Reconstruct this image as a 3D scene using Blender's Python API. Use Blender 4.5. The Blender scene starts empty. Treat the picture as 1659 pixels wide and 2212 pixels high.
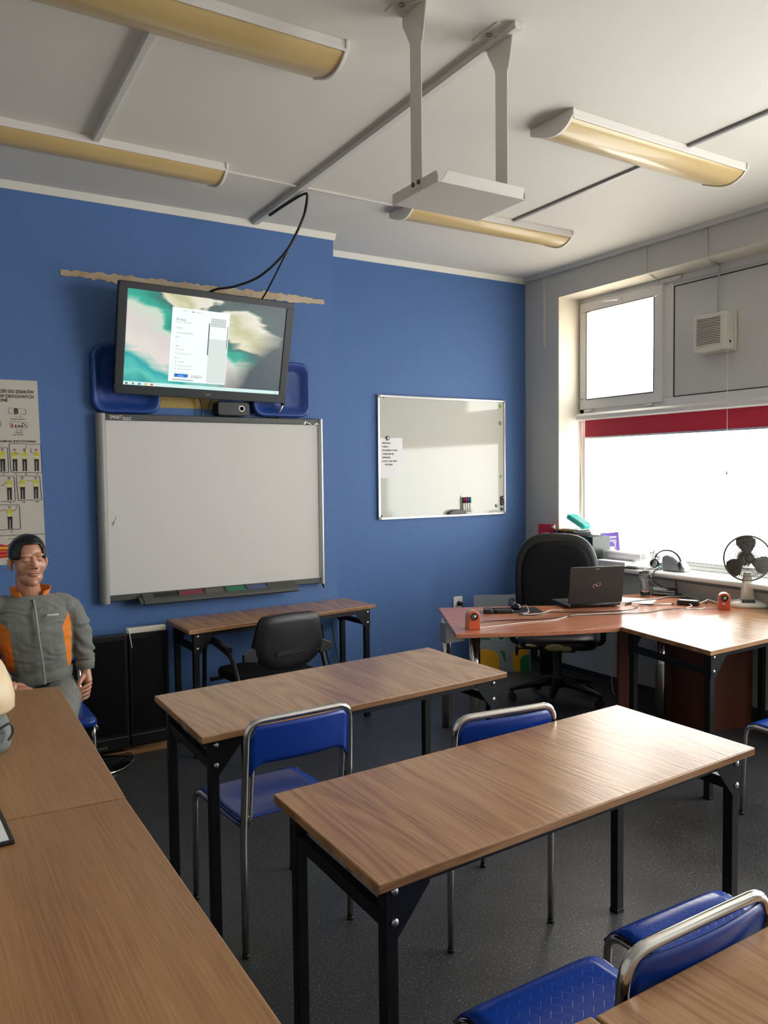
import bpy, bmesh, math, random
from math import sin, cos, pi, radians
from mathutils import Vector, Matrix, Euler, noise

random.seed(7)
scene = bpy.context.scene
C = scene.collection

# ------------------------------------------------------------------ camera
cam_data = bpy.data.cameras.new('camera')
cam = bpy.data.objects.new('camera', cam_data)
C.objects.link(cam)
YAW, PITCH, ROLL = radians(31.422), radians(-2.762), radians(-0.619)
fwd = Vector((sin(YAW) * cos(PITCH), cos(YAW) * cos(PITCH), sin(PITCH)))
rt = Vector((cos(YAW), -sin(YAW), 0))
up = rt.cross(fwd)
r2 = cos(ROLL) * rt + sin(ROLL) * up
u2 = -sin(ROLL) * rt + cos(ROLL) * up
cam.matrix_world = Matrix(((r2.x, u2.x, -fwd.x, -1.120), (r2.y, u2.y, -fwd.y, -5.324), (r2.z, u2.z, -fwd.z, 1.614), (0, 0, 0, 1)))
cam_data.sensor_fit = 'HORIZONTAL'
cam_data.sensor_width = 36
cam_data.lens = 1746.47 / 1659 * 36
cam_data.clip_start = .05
scene.camera = cam

# ------------------------------------------------------------------ light, exposure
SKY_GLOW = 7.2          # radiance of the frosted panes of window 1 (overcast daylight behind them)
FILL_GLOW = 11.0       # glow of the added window out of frame, raised to brighten ceiling and far side
world = bpy.data.worlds.new('overcast_sky')
world.use_nodes = True
world.node_tree.nodes['Background'].inputs[0].default_value = (.8, .88, 1, 1)
world.node_tree.nodes['Background'].inputs[1].default_value = 1.0
scene.world = world
vs = scene.view_settings
vs.view_transform = 'Standard'
vs.look = 'None'
vs.exposure = 0.0
vs.gamma = 1
vs.use_curve_mapping = False
cy = scene.cycles
cy.use_denoising = True
cy.max_bounces = 8
cy.diffuse_bounces = 5
cy.glossy_bounces = 4
cy.transmission_bounces = 10
cy.sample_clamp_indirect = 8
cy.caustics_reflective = False
cy.caustics_refractive = False

# ------------------------------------------------------------------ materials
def lin(c):
    o = []
    for v in c[:3]:
        v /= 255.
        o.append(v / 12.92 if v <= .04045 else ((v + .055) / 1.055) ** 2.4)
    return (*o, 1)

def nodes_of(m):
    m.use_nodes = True
    return m.node_tree.nodes, m.node_tree.links, m.node_tree.nodes['Principled BSDF']

def mat(name, col, rough=.5, metal=0., spec=.5, bump=None, mottle=None, coat=0., emis=None, trans=0., alpha=None, ior=None, sheen=0.):
    m = bpy.data.materials.new(name)
    N, L, b = nodes_of(m)
    b.inputs['Base Color'].default_value = lin(col)
    b.inputs['Roughness'].default_value = rough
    b.inputs['Metallic'].default_value = metal
    b.inputs['Specular IOR Level'].default_value = spec
    b.inputs['Coat Weight'].default_value = coat
    b.inputs['Transmission Weight'].default_value = trans
    b.inputs['Sheen Weight'].default_value = sheen
    if ior: b.inputs['IOR'].default_value = ior
    if alpha is not None: b.inputs['Alpha'].default_value = alpha
    if emis:
        b.inputs['Emission Color'].default_value = lin(emis[0])
        b.inputs['Emission Strength'].default_value = emis[1]
    tc = None
    if bump or mottle:
        tc = N.new('ShaderNodeTexCoord')
    if mottle:      # (scale, amount, second colour)
        n = N.new('ShaderNodeTexNoise'); n.inputs['Scale'].default_value = mottle[0]; n.inputs['Detail'].default_value = 6
        L.new(tc.outputs['Object'], n.inputs['Vector'])
        r = N.new('ShaderNodeValToRGB')
        r.color_ramp.elements[0].position = .5 - .5 * mottle[1] if mottle[1] < 1 else .45
        r.color_ramp.elements[1].position = .5 + .5 * mottle[1] if mottle[1] < 1 else .55
        r.color_ramp.elements[0].color = lin(col); r.color_ramp.elements[1].color = lin(mottle[2])
        L.new(n.outputs['Fac'], r.inputs['Fac']); L.new(r.outputs['Color'], b.inputs['Base Color'])
    if bump:        # (scale, strength)
        n = N.new('ShaderNodeTexNoise'); n.inputs['Scale'].default_value = bump[0]; n.inputs['Detail'].default_value = 4
        L.new(tc.outputs['Object'], n.inputs['Vector'])
        bp = N.new('ShaderNodeBump'); bp.inputs['Strength'].default_value = bump[1]; bp.inputs['Distance'].default_value = .01
        L.new(n.outputs['Fac'], bp.inputs['Height']); L.new(bp.outputs['Normal'], b.inputs['Normal'])
    return m

def wood(name, light, mid, dark, rough=.32, axis='Y', spec=.5, fine=1., strong=1.):
    """laminate with oak figure running along one object axis"""
    m = bpy.data.materials.new(name)
    N, L, b = nodes_of(m)
    tc = N.new('ShaderNodeTexCoord'); oi = N.new('ShaderNodeObjectInfo')
    add = N.new('ShaderNodeVectorMath'); add.operation = 'ADD'
    mul = N.new('ShaderNodeVectorMath'); mul.operation = 'SCALE'; mul.inputs['Scale'].default_value = 7.3
    cmb = N.new('ShaderNodeCombineXYZ')
    for k in range(3): L.new(oi.outputs['Random'], cmb.inputs[k])
    L.new(cmb.outputs[0], mul.inputs[0]); L.new(tc.outputs['Object'], add.inputs[0]); L.new(mul.outputs[0], add.inputs[1])
    def noise_at(sc_across, sc_along, detail, dist):
        mp = N.new('ShaderNodeMapping')
        s = [sc_across, sc_across, sc_across]; s['XYZ'.index(axis)] = sc_along
        mp.inputs['Scale'].default_value = s
        L.new(add.outputs[0], mp.inputs['Vector'])
        n = N.new('ShaderNodeTexNoise'); n.inputs['Scale'].default_value = 1
        n.inputs['Detail'].default_value = detail; n.inputs['Distortion'].default_value = dist
        L.new(mp.outputs[0], n.inputs['Vector'])
        return n, mp
    broad, _ = noise_at(3.2, .30, 2, .25)
    # rings: bands of a stretched noise give the cathedral figure
    ring = N.new('ShaderNodeMath'); ring.operation = 'MULTIPLY'; ring.inputs[1].default_value = 42 * fine
    L.new(broad.outputs['Fac'], ring.inputs[0])
    sn = N.new('ShaderNodeMath'); sn.operation = 'SINE'; L.new(ring.outputs[0], sn.inputs[0])
    fineN, _ = noise_at(170, 5, 3, .2)
    midN, _ = noise_at(14, .5, 3, .5)
    a = N.new('ShaderNodeMath'); a.operation = 'MULTIPLY_ADD'; a.inputs[1].default_value = .13 * strong; a.inputs[2].default_value = .0
    L.new(sn.outputs[0], a.inputs[0])
    a2 = N.new('ShaderNodeMath'); a2.operation = 'MULTIPLY_ADD'; a2.inputs[1].default_value = .55
    L.new(fineN.outputs['Fac'], a2.inputs[0]); L.new(a.outputs[0], a2.inputs[2])
    a3 = N.new('ShaderNodeMath'); a3.operation = 'MULTIPLY_ADD'; a3.inputs[1].default_value = .35
    L.new(midN.outputs['Fac'], a3.inputs[0]); L.new(a2.outputs[0], a3.inputs[2])
    r = N.new('ShaderNodeValToRGB')
    e = r.color_ramp.elements
    e[0].position = .30; e[0].color = lin(dark); e[1].position = .66; e[1].color = lin(light)
    k = e.new(.46); k.color = lin(mid)
    L.new(a3.outputs[0], r.inputs['Fac']); L.new(r.outputs['Color'], b.inputs['Base Color'])
    bp = N.new('ShaderNodeBump'); bp.inputs['Strength'].default_value = .40; bp.inputs['Distance'].default_value = .0022
    L.new(a2.outputs[0], bp.inputs['Height']); L.new(bp.outputs['Normal'], b.inputs['Normal'])
    b.inputs['Roughness'].default_value = rough; b.inputs['Specular IOR Level'].default_value = spec
    return m

def pane_mat(name, strength, stops, axis='Z', lo=0., hi=1.):
    """frosted glass lit by the overcast day outside: soft veiled colours of what stands behind it"""
    m = bpy.data.materials.new(name)
    N, L, b = nodes_of(m)
    g = N.new('ShaderNodeTexCoord'); sp = N.new('ShaderNodeSeparateXYZ'); L.new(g.outputs['Object'], sp.inputs[0])
    n = N.new('ShaderNodeTexNoise'); n.inputs['Scale'].default_value = 1.3; n.inputs['Detail'].default_value = 1
    L.new(g.outputs['Object'], n.inputs['Vector'])
    mr = N.new('ShaderNodeMapRange'); mr.inputs[1].default_value = lo; mr.inputs[2].default_value = hi
    L.new(sp.outputs['XYZ'.index(axis)], mr.inputs[0])
    ad = N.new('ShaderNodeMath'); ad.operation = 'MULTIPLY_ADD'; ad.inputs[1].default_value = .35
    L.new(n.outputs['Fac'], ad.inputs[0]); L.new(mr.outputs[0], ad.inputs[2])
    sub = N.new('ShaderNodeMath'); sub.operation = 'SUBTRACT'; sub.inputs[1].default_value = .175; L.new(ad.outputs[0], sub.inputs[0])
    r = N.new('ShaderNodeValToRGB'); e = r.color_ramp.elements
    e[0].position = stops[0][0]; e[0].color = lin(stops[0][1]); e[1].position = stops[-1][0]; e[1].color = lin(stops[-1][1])
    for p, c in stops[1:-1]:
        k = e.new(p); k.color = lin(c)
    L.new(sub.outputs[0], r.inputs['Fac'])
    L.new(r.outputs['Color'], b.inputs['Emission Color']); b.inputs['Emission Strength'].default_value = strength
    b.inputs['Base Color'].default_value = lin((200, 205, 205)); b.inputs['Roughness'].default_value = .3
    return m

M = {}
M['blue_wall'] = mat('blue_wall_paint', (82, 116, 170), .55, bump=(130, .35), spec=.3)
M['grey_wall'] = mat('pale_wall_paint', (196, 196, 192), .6, bump=(60, .12), spec=.25)
M['reveal'] = mat('cream_reveal_paint', (214, 209, 196), .55, spec=.3)
M['ceiling'] = mat('ceiling_paint', (214, 210, 200), .6, bump=(22, .06), spec=.2)
M['crown'] = mat('crown_paint', (222, 219, 208), .5)
M['channel'] = mat('cable_channel_plastic', (205, 202, 194), .45)
M['floor'] = None
M['white_plastic'] = mat('white_plastic', (226, 226, 220), .35)
M['frame_pvc'] = mat('window_pvc', (224, 224, 222), .3)
M['panel_pvc'] = mat('window_panel_pvc', (206, 206, 204), .4)
M['gasket'] = mat('black_gasket', (22, 22, 24), .5)
M['diffuser'] = mat('yellowed_diffuser', (188, 160, 106), .34, coat=.2, mottle=(3, .6, (198, 172, 118)))
M['lamp_metal'] = mat('lamp_housing_paint', (216, 211, 205), .4)
M['mount'] = mat('mount_paint', (206, 200, 192), .45)
M['black_metal'] = mat('black_powder_coat', (13, 14, 16), .42, spec=.4)
M['rivet'] = mat('steel_rivet', (190, 190, 190), .3, metal=1)
M['chrome'] = mat('chrome', (205, 203, 200), .13, metal=1)
M['dull_steel'] = mat('dull_steel', (150, 148, 146), .35, metal=1)
M['chair_blue'] = mat('blue_chair_plastic', (14, 52, 138), .3, spec=.45)
M['black_plastic'] = mat('black_plastic', (20, 21, 22), .42)
M['tv_black'] = mat('tv_black_plastic', (7, 7, 8), .35)
M['black_gloss'] = mat('glossy_black_plastic', (6, 6, 7), .16)
M['black_fabric'] = mat('black_fabric', (26, 25, 28), .9, bump=(400, .3), spec=.2)
M['black_leather'] = mat('black_leatherette', (15, 16, 18), .42, bump=(90, .08))
M['foam'] = mat('yellow_foam', (196, 182, 128), .95, bump=(60, .5), mottle=(18, .7, (160, 146, 100)))
M['oak'] = wood('oak_laminate', (180, 138, 97), (164, 121, 83), (139, 99, 66), rough=.25, strong=.6, fine=3.4, spec=.75)
M['oak_left'] = wood('smooth_oak_laminate', (172, 131, 88), (158, 117, 76), (142, 101, 66), rough=.36, fine=.35, strong=.5)
M['oak_edge'] = wood('oak_edge_band', (168, 128, 90), (150, 110, 74), (120, 84, 54), axis='X')
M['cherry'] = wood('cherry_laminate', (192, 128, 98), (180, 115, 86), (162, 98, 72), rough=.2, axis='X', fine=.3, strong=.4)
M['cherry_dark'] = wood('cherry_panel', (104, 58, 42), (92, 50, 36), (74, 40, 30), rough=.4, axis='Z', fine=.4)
M['board_white'] = mat('interactive_board_surface', (208, 206, 203), .5)
M['enamel'] = mat('whiteboard_enamel', (196, 198, 190), .07, spec=.55)
M['board_grey'] = mat('board_frame_grey', (140, 140, 138), .4)
M['board_dark'] = mat('board_dark_grey', (66, 68, 66), .45)
M['alu'] = mat('aluminium', (205, 206, 205), .32, metal=.75)
M['white_print'] = mat('white_print', (225, 225, 225), .5)
M['black_print'] = mat('black_print', (24, 24, 28), .6)
M['tv_frame'] = mat('charcoal_bezel', (30, 34, 38), .45)
M['shell_blue'] = mat('blue_shell_plastic', (24, 58, 128), .4, mottle=(70, .25, (34, 70, 146)))
M['cardboard'] = mat('cardboard', (176, 148, 84), .7, bump=(30, .15))
M['plaster'] = mat('torn_plaster', (176, 152, 122), .85, bump=(45, .5), mottle=(9, .5, (206, 192, 168)))
M['paper'] = mat('paper', (232, 232, 234), .6)
M['poster'] = mat('poster_paper', (196, 188, 178), .5)
M['hivis'] = mat('hi_vis_yellow_print', (190, 190, 44), .6)
M['red_print'] = mat('red_print', (184, 24, 34), .5)
M['skin_print'] = mat('skin_print', (176, 140, 120), .6)
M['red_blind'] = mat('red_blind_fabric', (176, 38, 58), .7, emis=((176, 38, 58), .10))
M['white_cord'] = mat('white_cord', (226, 226, 216), .5)
M['cable'] = mat('black_cable', (14, 14, 16), .45)
M['speaker_orange'] = mat('orange_lacquer', (196, 84, 50), .3, coat=.4)
M['speaker_pale'] = mat('pale_wood_shell', (200, 150, 120), .4)
M['cone'] = mat('speaker_cone', (150, 150, 152), .3, metal=.6)
M['blue_led'] = mat('blue_led', (60, 60, 255), .3, emis=((70, 80, 255), 9))
M['red_book'] = mat('red_book_cover', (196, 34, 50), .35)
M['purple'] = mat('purple_book_cover', (132, 104, 206), .4)
M['teal'] = mat('teal_plastic', (64, 196, 180), .35)
M['glass'] = mat('clear_glass', (255, 255, 255), .02, trans=1, ior=1.45)
M['beer'] = mat('liquid_dregs', (230, 190, 120), .1, trans=.6, ior=1.33)
M['fan_grey'] = mat('fan_grey_plastic', (78, 74, 72), .4)
M['fan_white'] = mat('fan_offwhite_plastic', (220, 218, 206), .35)
M['silver'] = mat('silver_plastic', (172, 176, 178), .3, metal=.4)
M['skin'] = mat('vinyl_skin', (196, 142, 116), .36, coat=.15, mottle=(9, .5, (186, 130, 104)))
M['hair'] = mat('moulded_black_hair', (10, 12, 14), .3)
M['jacket'] = mat('grey_jacket_cloth', (112, 114, 110), .75, bump=(16, .35), sheen=.2)
M['jacket_orange'] = mat('orange_cloth', (222, 122, 26), .7, bump=(20, .3))
M['trousers'] = mat('grey_trouser_cloth', (122, 124, 120), .78, bump=(16, .4))
M['zip'] = mat('grey_zip', (140, 140, 134), .5)
M['cream'] = mat('cream_vinyl', (226, 204, 168), .4)
M['peach'] = mat('peach_vinyl', (214, 158, 122), .45)
M['grey_bag'] = mat('grey_bag_cloth', (116, 122, 122), .8, bump=(40, .3))
M['green_print'] = mat('green_print', (18, 118, 70), .5)
M['yellow_print'] = mat('yellow_print', (222, 168, 26), .5)
M['grey_card'] = mat('grey_display_card', (146, 152, 158), .5)
M['dark_grey'] = mat('dark_grey_paint', (60, 62, 66), .6)

def floor_mat():
    m = bpy.data.materials.new('speckled_vinyl_floor'); N, L, b = nodes_of(m)
    tc = N.new('ShaderNodeTexCoord')
    a = N.new('ShaderNodeTexNoise'); a.inputs['Scale'].default_value = 150; a.inputs['Detail'].default_value = 3
    c = N.new('ShaderNodeTexNoise'); c.inputs['Scale'].default_value = 5; c.inputs['Detail'].default_value = 5
    L.new(tc.outputs['Object'], a.inputs['Vector']); L.new(tc.outputs['Object'], c.inputs['Vector'])
    r = N.new('ShaderNodeValToRGB'); e = r.color_ramp.elements
    e[0].position = .30; e[0].color = lin((52, 53, 56)); e[1].position = .74; e[1].color = lin((168, 164, 158))
    k = e.new(.60); k.color = lin((66, 66, 68))
    L.new(a.outputs['Fac'], r.inputs['Fac'])
    mx = N.new('ShaderNodeMixRGB'); mx.blend_type = 'MULTIPLY'; mx.inputs[0].default_value = .5
    r2 = N.new('ShaderNodeValToRGB'); r2.color_ramp.elements[0].position = .3; r2.color_ramp.elements[1].position = .7
    r2.color_ramp.elements[0].color = (.55, .55, .55, 1)
    L.new(c.outputs['Fac'], r2.inputs['Fac']); L.new(r.outputs[0], mx.inputs[1]); L.new(r2.outputs[0], mx.inputs[2])
    L.new(mx.outputs[0], b.inputs['Base Color'])
    b.inputs['Roughness'].default_value = .42
    bp = N.new('ShaderNodeBump'); bp.inputs['Strength'].default_value = .25; bp.inputs['Distance'].default_value = .002
    L.new(a.outputs['Fac'], bp.inputs['Height']); L.new(bp.outputs[0], b.inputs['Normal'])
    return m
M['floor'] = floor_mat()

# ------------------------------------------------------------------ mesh helpers
def fillet(pts, r, n=6, closed=False):
    pts = [Vector(p) for p in pts]; out = []
    K = len(pts)
    for i, p in enumerate(pts):
        if not closed and (i == 0 or i == K - 1):
            out.append(p); continue
        a, b = pts[(i - 1) % K], pts[(i + 1) % K]
        da, db = (a - p), (b - p)
        rr = min(r, da.length * .49, db.length * .49)
        A, B = p + da.normalized() * rr, p + db.normalized() * rr
        for k in range(n + 1):
            t = k / n
            out.append((1 - t) ** 2 * A + 2 * t * (1 - t) * p + t * t * B)
    return out

def spline(pts, n=8, closed=False):
    pts = [Vector(p) for p in pts]; out = []; K = len(pts)
    rng = range(K) if closed else range(K - 1)
    for i in rng:
        p1, p2 = pts[i], pts[(i + 1) % K]
        p0 = pts[(i - 1) % K] if closed or i > 0 else p1
        p3 = pts[(i + 2) % K] if closed or i < K - 2 else p2
        for k in range(n):
            t = k / n
            out.append(.5 * ((2 * p1) + (p2 - p0) * t + (2 * p0 - 5 * p1 + 4 * p2 - p3) * t * t + (3 * p1 - p0 - 3 * p2 + p3) * t ** 3))
    if not closed: out.append(pts[-1])
    return out

class MB:
    def __init__(s): s.v = []; s.f = []; s.m = []; s.s = []; s.T = None
    def add(s, vs, fs, m=0, sm=False):
        o = len(s.v)
        for v in vs:
            v = Vector(v)
            if s.T is not None: v = s.T @ v
            s.v.append(v)
        for f in fs: s.f.append([o + i for i in f]); s.m.append(m); s.s.append(sm)
        return s
    def hexa(s, b, t, m=0):
        """b, t: four bottom and four top points, counter-clockwise from above"""
        return s.add(list(b) + list(t), [(3, 2, 1, 0), (4, 5, 6, 7), (0, 1, 5, 4), (1, 2, 6, 5), (2, 3, 7, 6), (3, 0, 4, 7)], m)
    def box(s, x0, x1, y0, y1, z0, z1, m=0):
        x0, x1 = min(x0, x1), max(x0, x1); y0, y1 = min(y0, y1), max(y0, y1); z0, z1 = min(z0, z1), max(z0, z1)
        return s.hexa([(x0, y0, z0), (x1, y0, z0), (x1, y1, z0), (x0, y1, z0)], [(x0, y0, z1), (x1, y0, z1), (x1, y1, z1), (x0, y1, z1)], m)
    def bar(s, p0, p1, w, h, m=0, upv=(0, 0, 1)):
        p0, p1 = Vector(p0), Vector(p1); d = (p1 - p0).normalized(); upv = Vector(upv)
        if abs(d.dot(upv)) > .98: upv = Vector((1, 0, 0))
        x = d.cross(upv).normalized(); y = x.cross(d).normalized()
        q = [x * a * w / 2 + y * b * h / 2 for a, b in ((-1, -1), (1, -1), (1, 1), (-1, 1))]
        return s.add([p0 + k for k in q] + [p1 + k for k in q], [(0, 1, 2, 3), (7, 6, 5, 4), (0, 4, 5, 1), (1, 5, 6, 2), (2, 6, 7, 3), (3, 7, 4, 0)], m)
    def tube(s, pts, r, n=10, m=0, closed=False, flat=1.):
        pts = [Vector(p) for p in pts]; K = len(pts)
        rs = r if hasattr(r, '__len__') else [r] * K
        T = []
        for i in range(K):
            a = pts[(i - 1) % K] if closed or i > 0 else pts[i]; b = pts[(i + 1) % K] if closed or i < K - 1 else pts[i]
            d = b - a
            T.append(d.normalized() if d.length > 1e-9 else Vector((0, 0, 1)))
        nrm = T[0].orthogonal().normalized(); vs = []
        if abs(T[0].z) < .9: nrm = (Vector((0, 0, 1)) - T[0] * T[0].z).normalized()
        for i in range(K):
            nrm = (nrm - T[i] * nrm.dot(T[i]))
            nrm = nrm.normalized() if nrm.length > 1e-6 else T[i].orthogonal().normalized()
            bi = T[i].cross(nrm)
            for k in range(n):
                a = 2 * pi * k / n
                vs.append(pts[i] + nrm * cos(a) * rs[i] * flat + bi * sin(a) * rs[i])
        fs = []
        for i in range(K if closed else K - 1):
            j = (i + 1) % K
            for k in range(n): fs.append((i * n + k, i * n + (k + 1) % n, j * n + (k + 1) % n, j * n + k))
        s.add(vs, fs, m, True)
        if not closed:
            o = len(s.v) - len(vs)
            s.f.append([o + k for k in range(n)][::-1]); s.m.append(m); s.s.append(False)
            s.f.append([o + (K - 1) * n + k for k in range(n)]); s.m.append(m); s.s.append(False)
        return s
    def cyl(s, p0, p1, r0, r1=None, n=20, m=0):
        return s.tube([p0, p1], [r0, r0 if r1 is None else r1], n, m)
    def lathe(s, prof, c=(0, 0, 0), n=28, m=0, axis=None, sm=True):
        """prof: (radius, height) pairs along +z (or along axis)"""
        c = Vector(c); R = Matrix.Identity(3)
        if axis is not None: R = Vector((0, 0, 1)).rotation_difference(Vector(axis)).to_matrix()
        vs = []
        for r, h in prof:
            for k in range(n):
                a = 2 * pi * k / n; vs.append(c + R @ Vector((r * cos(a), r * sin(a), h)))
        fs = [(i * n + k, i * n + (k + 1) % n, (i + 1) * n + (k + 1) % n, (i + 1) * n + k) for i in range(len(prof) - 1) for k in range(n)]
        s.add(vs, fs, m, sm)
        o = len(s.v) - len(vs)
        if prof[0][0] > 1e-5: s.f.append([o + k for k in range(n)][::-1]); s.m.append(m); s.s.append(False)
        if prof[-1][0] > 1e-5: s.f.append([o + (len(prof) - 1) * n + k for k in range(n)]); s.m.append(m); s.s.append(False)
        return s
    def prism(s, poly, a, b, plane='XY', m=0, sm=False):
        """poly extruded from a to b along the axis normal to the plane"""
        def P(u, w, h): return {'XY': (u, w, h), 'XZ': (u, h, w), 'YZ': (h, u, w)}[plane]
        K = len(poly)
        vs = [P(u, w, a) for u, w in poly] + [P(u, w, b) for u, w in poly]
        s.add(vs, [tuple(range(K))[::-1], tuple(range(K, 2 * K))] , m)
        s.add(vs, [(k, (k + 1) % K, K + (k + 1) % K, K + k) for k in range(K)], m, sm)
        return s
    def ell(s, c, rad, m=0, n=24, k=14, rot=None):
        c = Vector(c); vs = []; fs = []
        for i in range(k + 1):
            th = pi * i / k
            for j in range(n):
                ph = 2 * pi * j / n
                p = Vector((rad[0] * sin(th) * cos(ph), rad[1] * sin(th) * sin(ph), rad[2] * cos(th)))
                if rot is not None: p = rot @ p
                vs.append(c + p)
        for i in range(k):
            for j in range(n): fs.append((i * n + j, (i + 1) * n + j, (i + 1) * n + (j + 1) % n, i * n + (j + 1) % n))
        return s.add(vs, fs, m, True)
    def loft(s, rings, m=0, cap=True, sm=True):
        n = len(rings[0]); vs = [p for r in rings for p in r]
        fs = [(i * n + k, i * n + (k + 1) % n, (i + 1) * n + (k + 1) % n, (i + 1) * n + k) for i in range(len(rings) - 1) for k in range(n)]
        s.add(vs, fs, m, sm); o = len(s.v) - len(vs)
        if cap:
            s.f.append([o + k for k in range(n)][::-1]); s.m.append(m); s.s.append(sm)
            s.f.append([o + (len(rings) - 1) * n + k for k in range(n)]); s.m.append(m); s.s.append(sm)
        return s
    def text(s, string, size, origin, ux, uz, m=0, thick=.0006, align='LEFT', shear=0., width=None, bold=0.):
        """lettering laid on a surface: ux is the writing direction, uz is up on the letters"""
        cu = bpy.data.curves.new('t', 'FONT'); cu.body = string; cu.size = size; cu.align_x = align; cu.shear = shear
        cu.offset = bold; cu.resolution_u = 2; cu.extrude = thick / 2
        ob = bpy.data.objects.new('t', cu)
        me = ob.to_mesh()
        ux, uz, o = Vector(ux).normalized(), Vector(uz).normalized(), Vector(origin); nn = ux.cross(uz)
        co = [v.co.copy() for v in me.vertices]
        k = 1.
        if width and co:
            w = max(c.x for c in co) - min(c.x for c in co); k = width / w if w > 0 else 1
        vs = [o + ux * c.x * k + uz * c.y + nn * c.z for c in co]
        s.add(vs, [tuple(p.vertices) for p in me.polygons], m)
        ob.to_mesh_clear(); bpy.data.objects.remove(ob); bpy.data.curves.remove(cu)
        return s
    def mesh(s, name):
        me = bpy.data.meshes.new(name)
        me.from_pydata([tuple(v) for v in s.v], [], s.f)
        me.polygons.foreach_set('material_index', s.m); me.polygons.foreach_set('use_smooth', s.s)
        me.update()
        return me
    def build(s, name, mats, parent=None, bevel=0., seg=2, loc=None, weld=False):
        me = s.mesh(name)
        if weld or bevel:
            bm = bmesh.new(); bm.from_mesh(me); bmesh.ops.remove_doubles(bm, verts=bm.verts, dist=1e-5)
            bmesh.ops.recalc_face_normals(bm, faces=bm.faces); bm.to_mesh(me); bm.free()
        o = bpy.data.objects.new(name, me); C.objects.link(o)
        for mm in (mats if isinstance(mats, (list, tuple)) else [mats]):
            me.materials.append(M[mm] if isinstance(mm, str) else mm)
        if bevel:
            md = o.modifiers.new('bevel', 'BEVEL'); md.width = bevel; md.segments = seg; md.limit_method = 'ANGLE'; md.angle_limit = radians(40)
            md.harden_normals = False
        if parent: o.parent = parent
        if loc: o.location = loc
        return o

def remesh(mb, name, mats, parent, voxel, smooth=4, displace=None, matfn=None, factor=.5):
    """melt overlapping shapes into one continuous surface"""
    me = mb.mesh('src'); o = bpy.data.objects.new('src', me); C.objects.link(o)
    r = o.modifiers.new('r', 'REMESH'); r.mode = 'VOXEL'; r.voxel_size = voxel; r.use_smooth_shade = True
    if smooth:
        k = o.modifiers.new('s', 'SMOOTH'); k.factor = factor; k.iterations = smooth
    dg = bpy.context.evaluated_depsgraph_get(); ev = o.evaluated_get(dg)
    out = bpy.data.meshes.new_from_object(ev)
    bpy.data.objects.remove(o)
    if displace:
        nr = [v.normal.copy() for v in out.vertices]
        for v, n in zip(out.vertices, nr): v.co = v.co + n * displace(v.co, n)
    out.materials.clear()
    for mm in mats: out.materials.append(M[mm])
    for p in out.polygons:
        p.use_smooth = True
        p.material_index = matfn(p.center, p.normal) if matfn else 0
    out.name = name
    q = bpy.data.objects.new(name, out); C.objects.link(q); q.parent = parent
    return q

# ------------------------------------------------------------------ bookkeeping
def thing(name, label, cat, loc=(0, 0, 0), rotz=0., group=None):
    o = bpy.data.objects.new(name, None); C.objects.link(o); o.empty_display_size = .05
    o.location = loc; o.rotation_euler = (0, 0, rotz); o['label'] = label; o['category'] = cat
    if group: o['group'] = group
    return o
def tag(o, label, cat, group=None):
    o['label'] = label; o['category'] = cat
    if group: o['group'] = group
    return o
def struct(o, label=None):
    o['kind'] = 'structure'
    if label: o['label'] = label
    return o
def dup(root, loc, rotz=0., label=None, group=None):
    r = root.copy(); C.objects.link(r); r.location = loc; r.rotation_euler = (0, 0, rotz)
    if label: r['label'] = label
    if group: r['group'] = group
    for ch in list(root.children):
        c = ch.copy(); C.objects.link(c); c.parent = r
        for g in list(ch.children):
            d = g.copy(); C.objects.link(d); d.parent = c
    return r
def rrect(x0, x1, z0, z1, r, n=5):
    out = []
    for cx, cz, a0 in ((x1 - r, z1 - r, 0), (x0 + r, z1 - r, 90), (x0 + r, z0 + r, 180), (x1 - r, z0 + r, 270)):
        for k in range(n + 1):
            a = radians(a0 + 90 * k / n); out.append((cx + r * cos(a), cz + r * sin(a)))
    return out
# ================================================================== the room
YB, YR, WX, XF, BX, ZC = -.373, -.012, 3.56, 3.805, 1.52, 3.243     # chimney breast, recess, window wall, window frame, breast edge, ceiling
X0, Y0 = -2.3, -6.9
struct(MB().box(X0, WX + .3, Y0, .05, -.1, 0).build('floor', 'floor'), 'dark grey speckled vinyl floor')
struct(MB().box(X0 - .1, WX + .5, Y0 - .1, .2, ZC, ZC + .12).build('ceiling', 'ceiling'), 'off-white painted ceiling')
wb_ = MB().prism([(X0 - .1, YB), (BX, YB), (BX, YR), (WX + .02, YR), (WX + .02, .2), (X0 - .1, .2)], 0, ZC)
struct(wb_.build('wall_front', 'blue_wall'), 'blue wall with a chimney breast and a recess')
struct(MB().box(X0 - .1, X0, Y0, YB, 0, ZC).build('wall_left', 'grey_wall'), 'pale wall')
struct(MB().box(X0, WX, Y0 - .1, Y0, 0, ZC).build('wall_back', 'grey_wall'), 'pale back wall')
# window wall, with openings for the seen window and the added one
N0, N1, NB, NT = -.405, -2.78, .86, 3.03        # first window niche: y from N0 to N1, z from NB to NT
M0, M1 = -3.25, -6.3
w = MB()
w.box(WX, WX + .34, N0, .02, 0, ZC).box(WX, WX + .34, N1, N0, 0, NB - .03).box(WX, WX + .34, N1, N0, NT, ZC)
w.box(WX, WX + .34, M0, N1, 0, ZC).box(WX, WX + .34, M1, M0, 0, NB - .03).box(WX, WX + .34, M1, M0, NT, ZC).box(WX, WX + .34, Y0, M1, 0, ZC)
struct(w.build('wall_right', 'grey_wall'), 'grey white wall around the window')
# cream reveal of the niche
r = MB()
r.box(WX + .004, XF, N0 - .008, N0 + .001, NB, NT).box(WX + .004, XF, N1, N0, NT - .008, NT + .001)
struct(r.build('trim_1', 'reveal'), 'cream painted window reveal')
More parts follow.
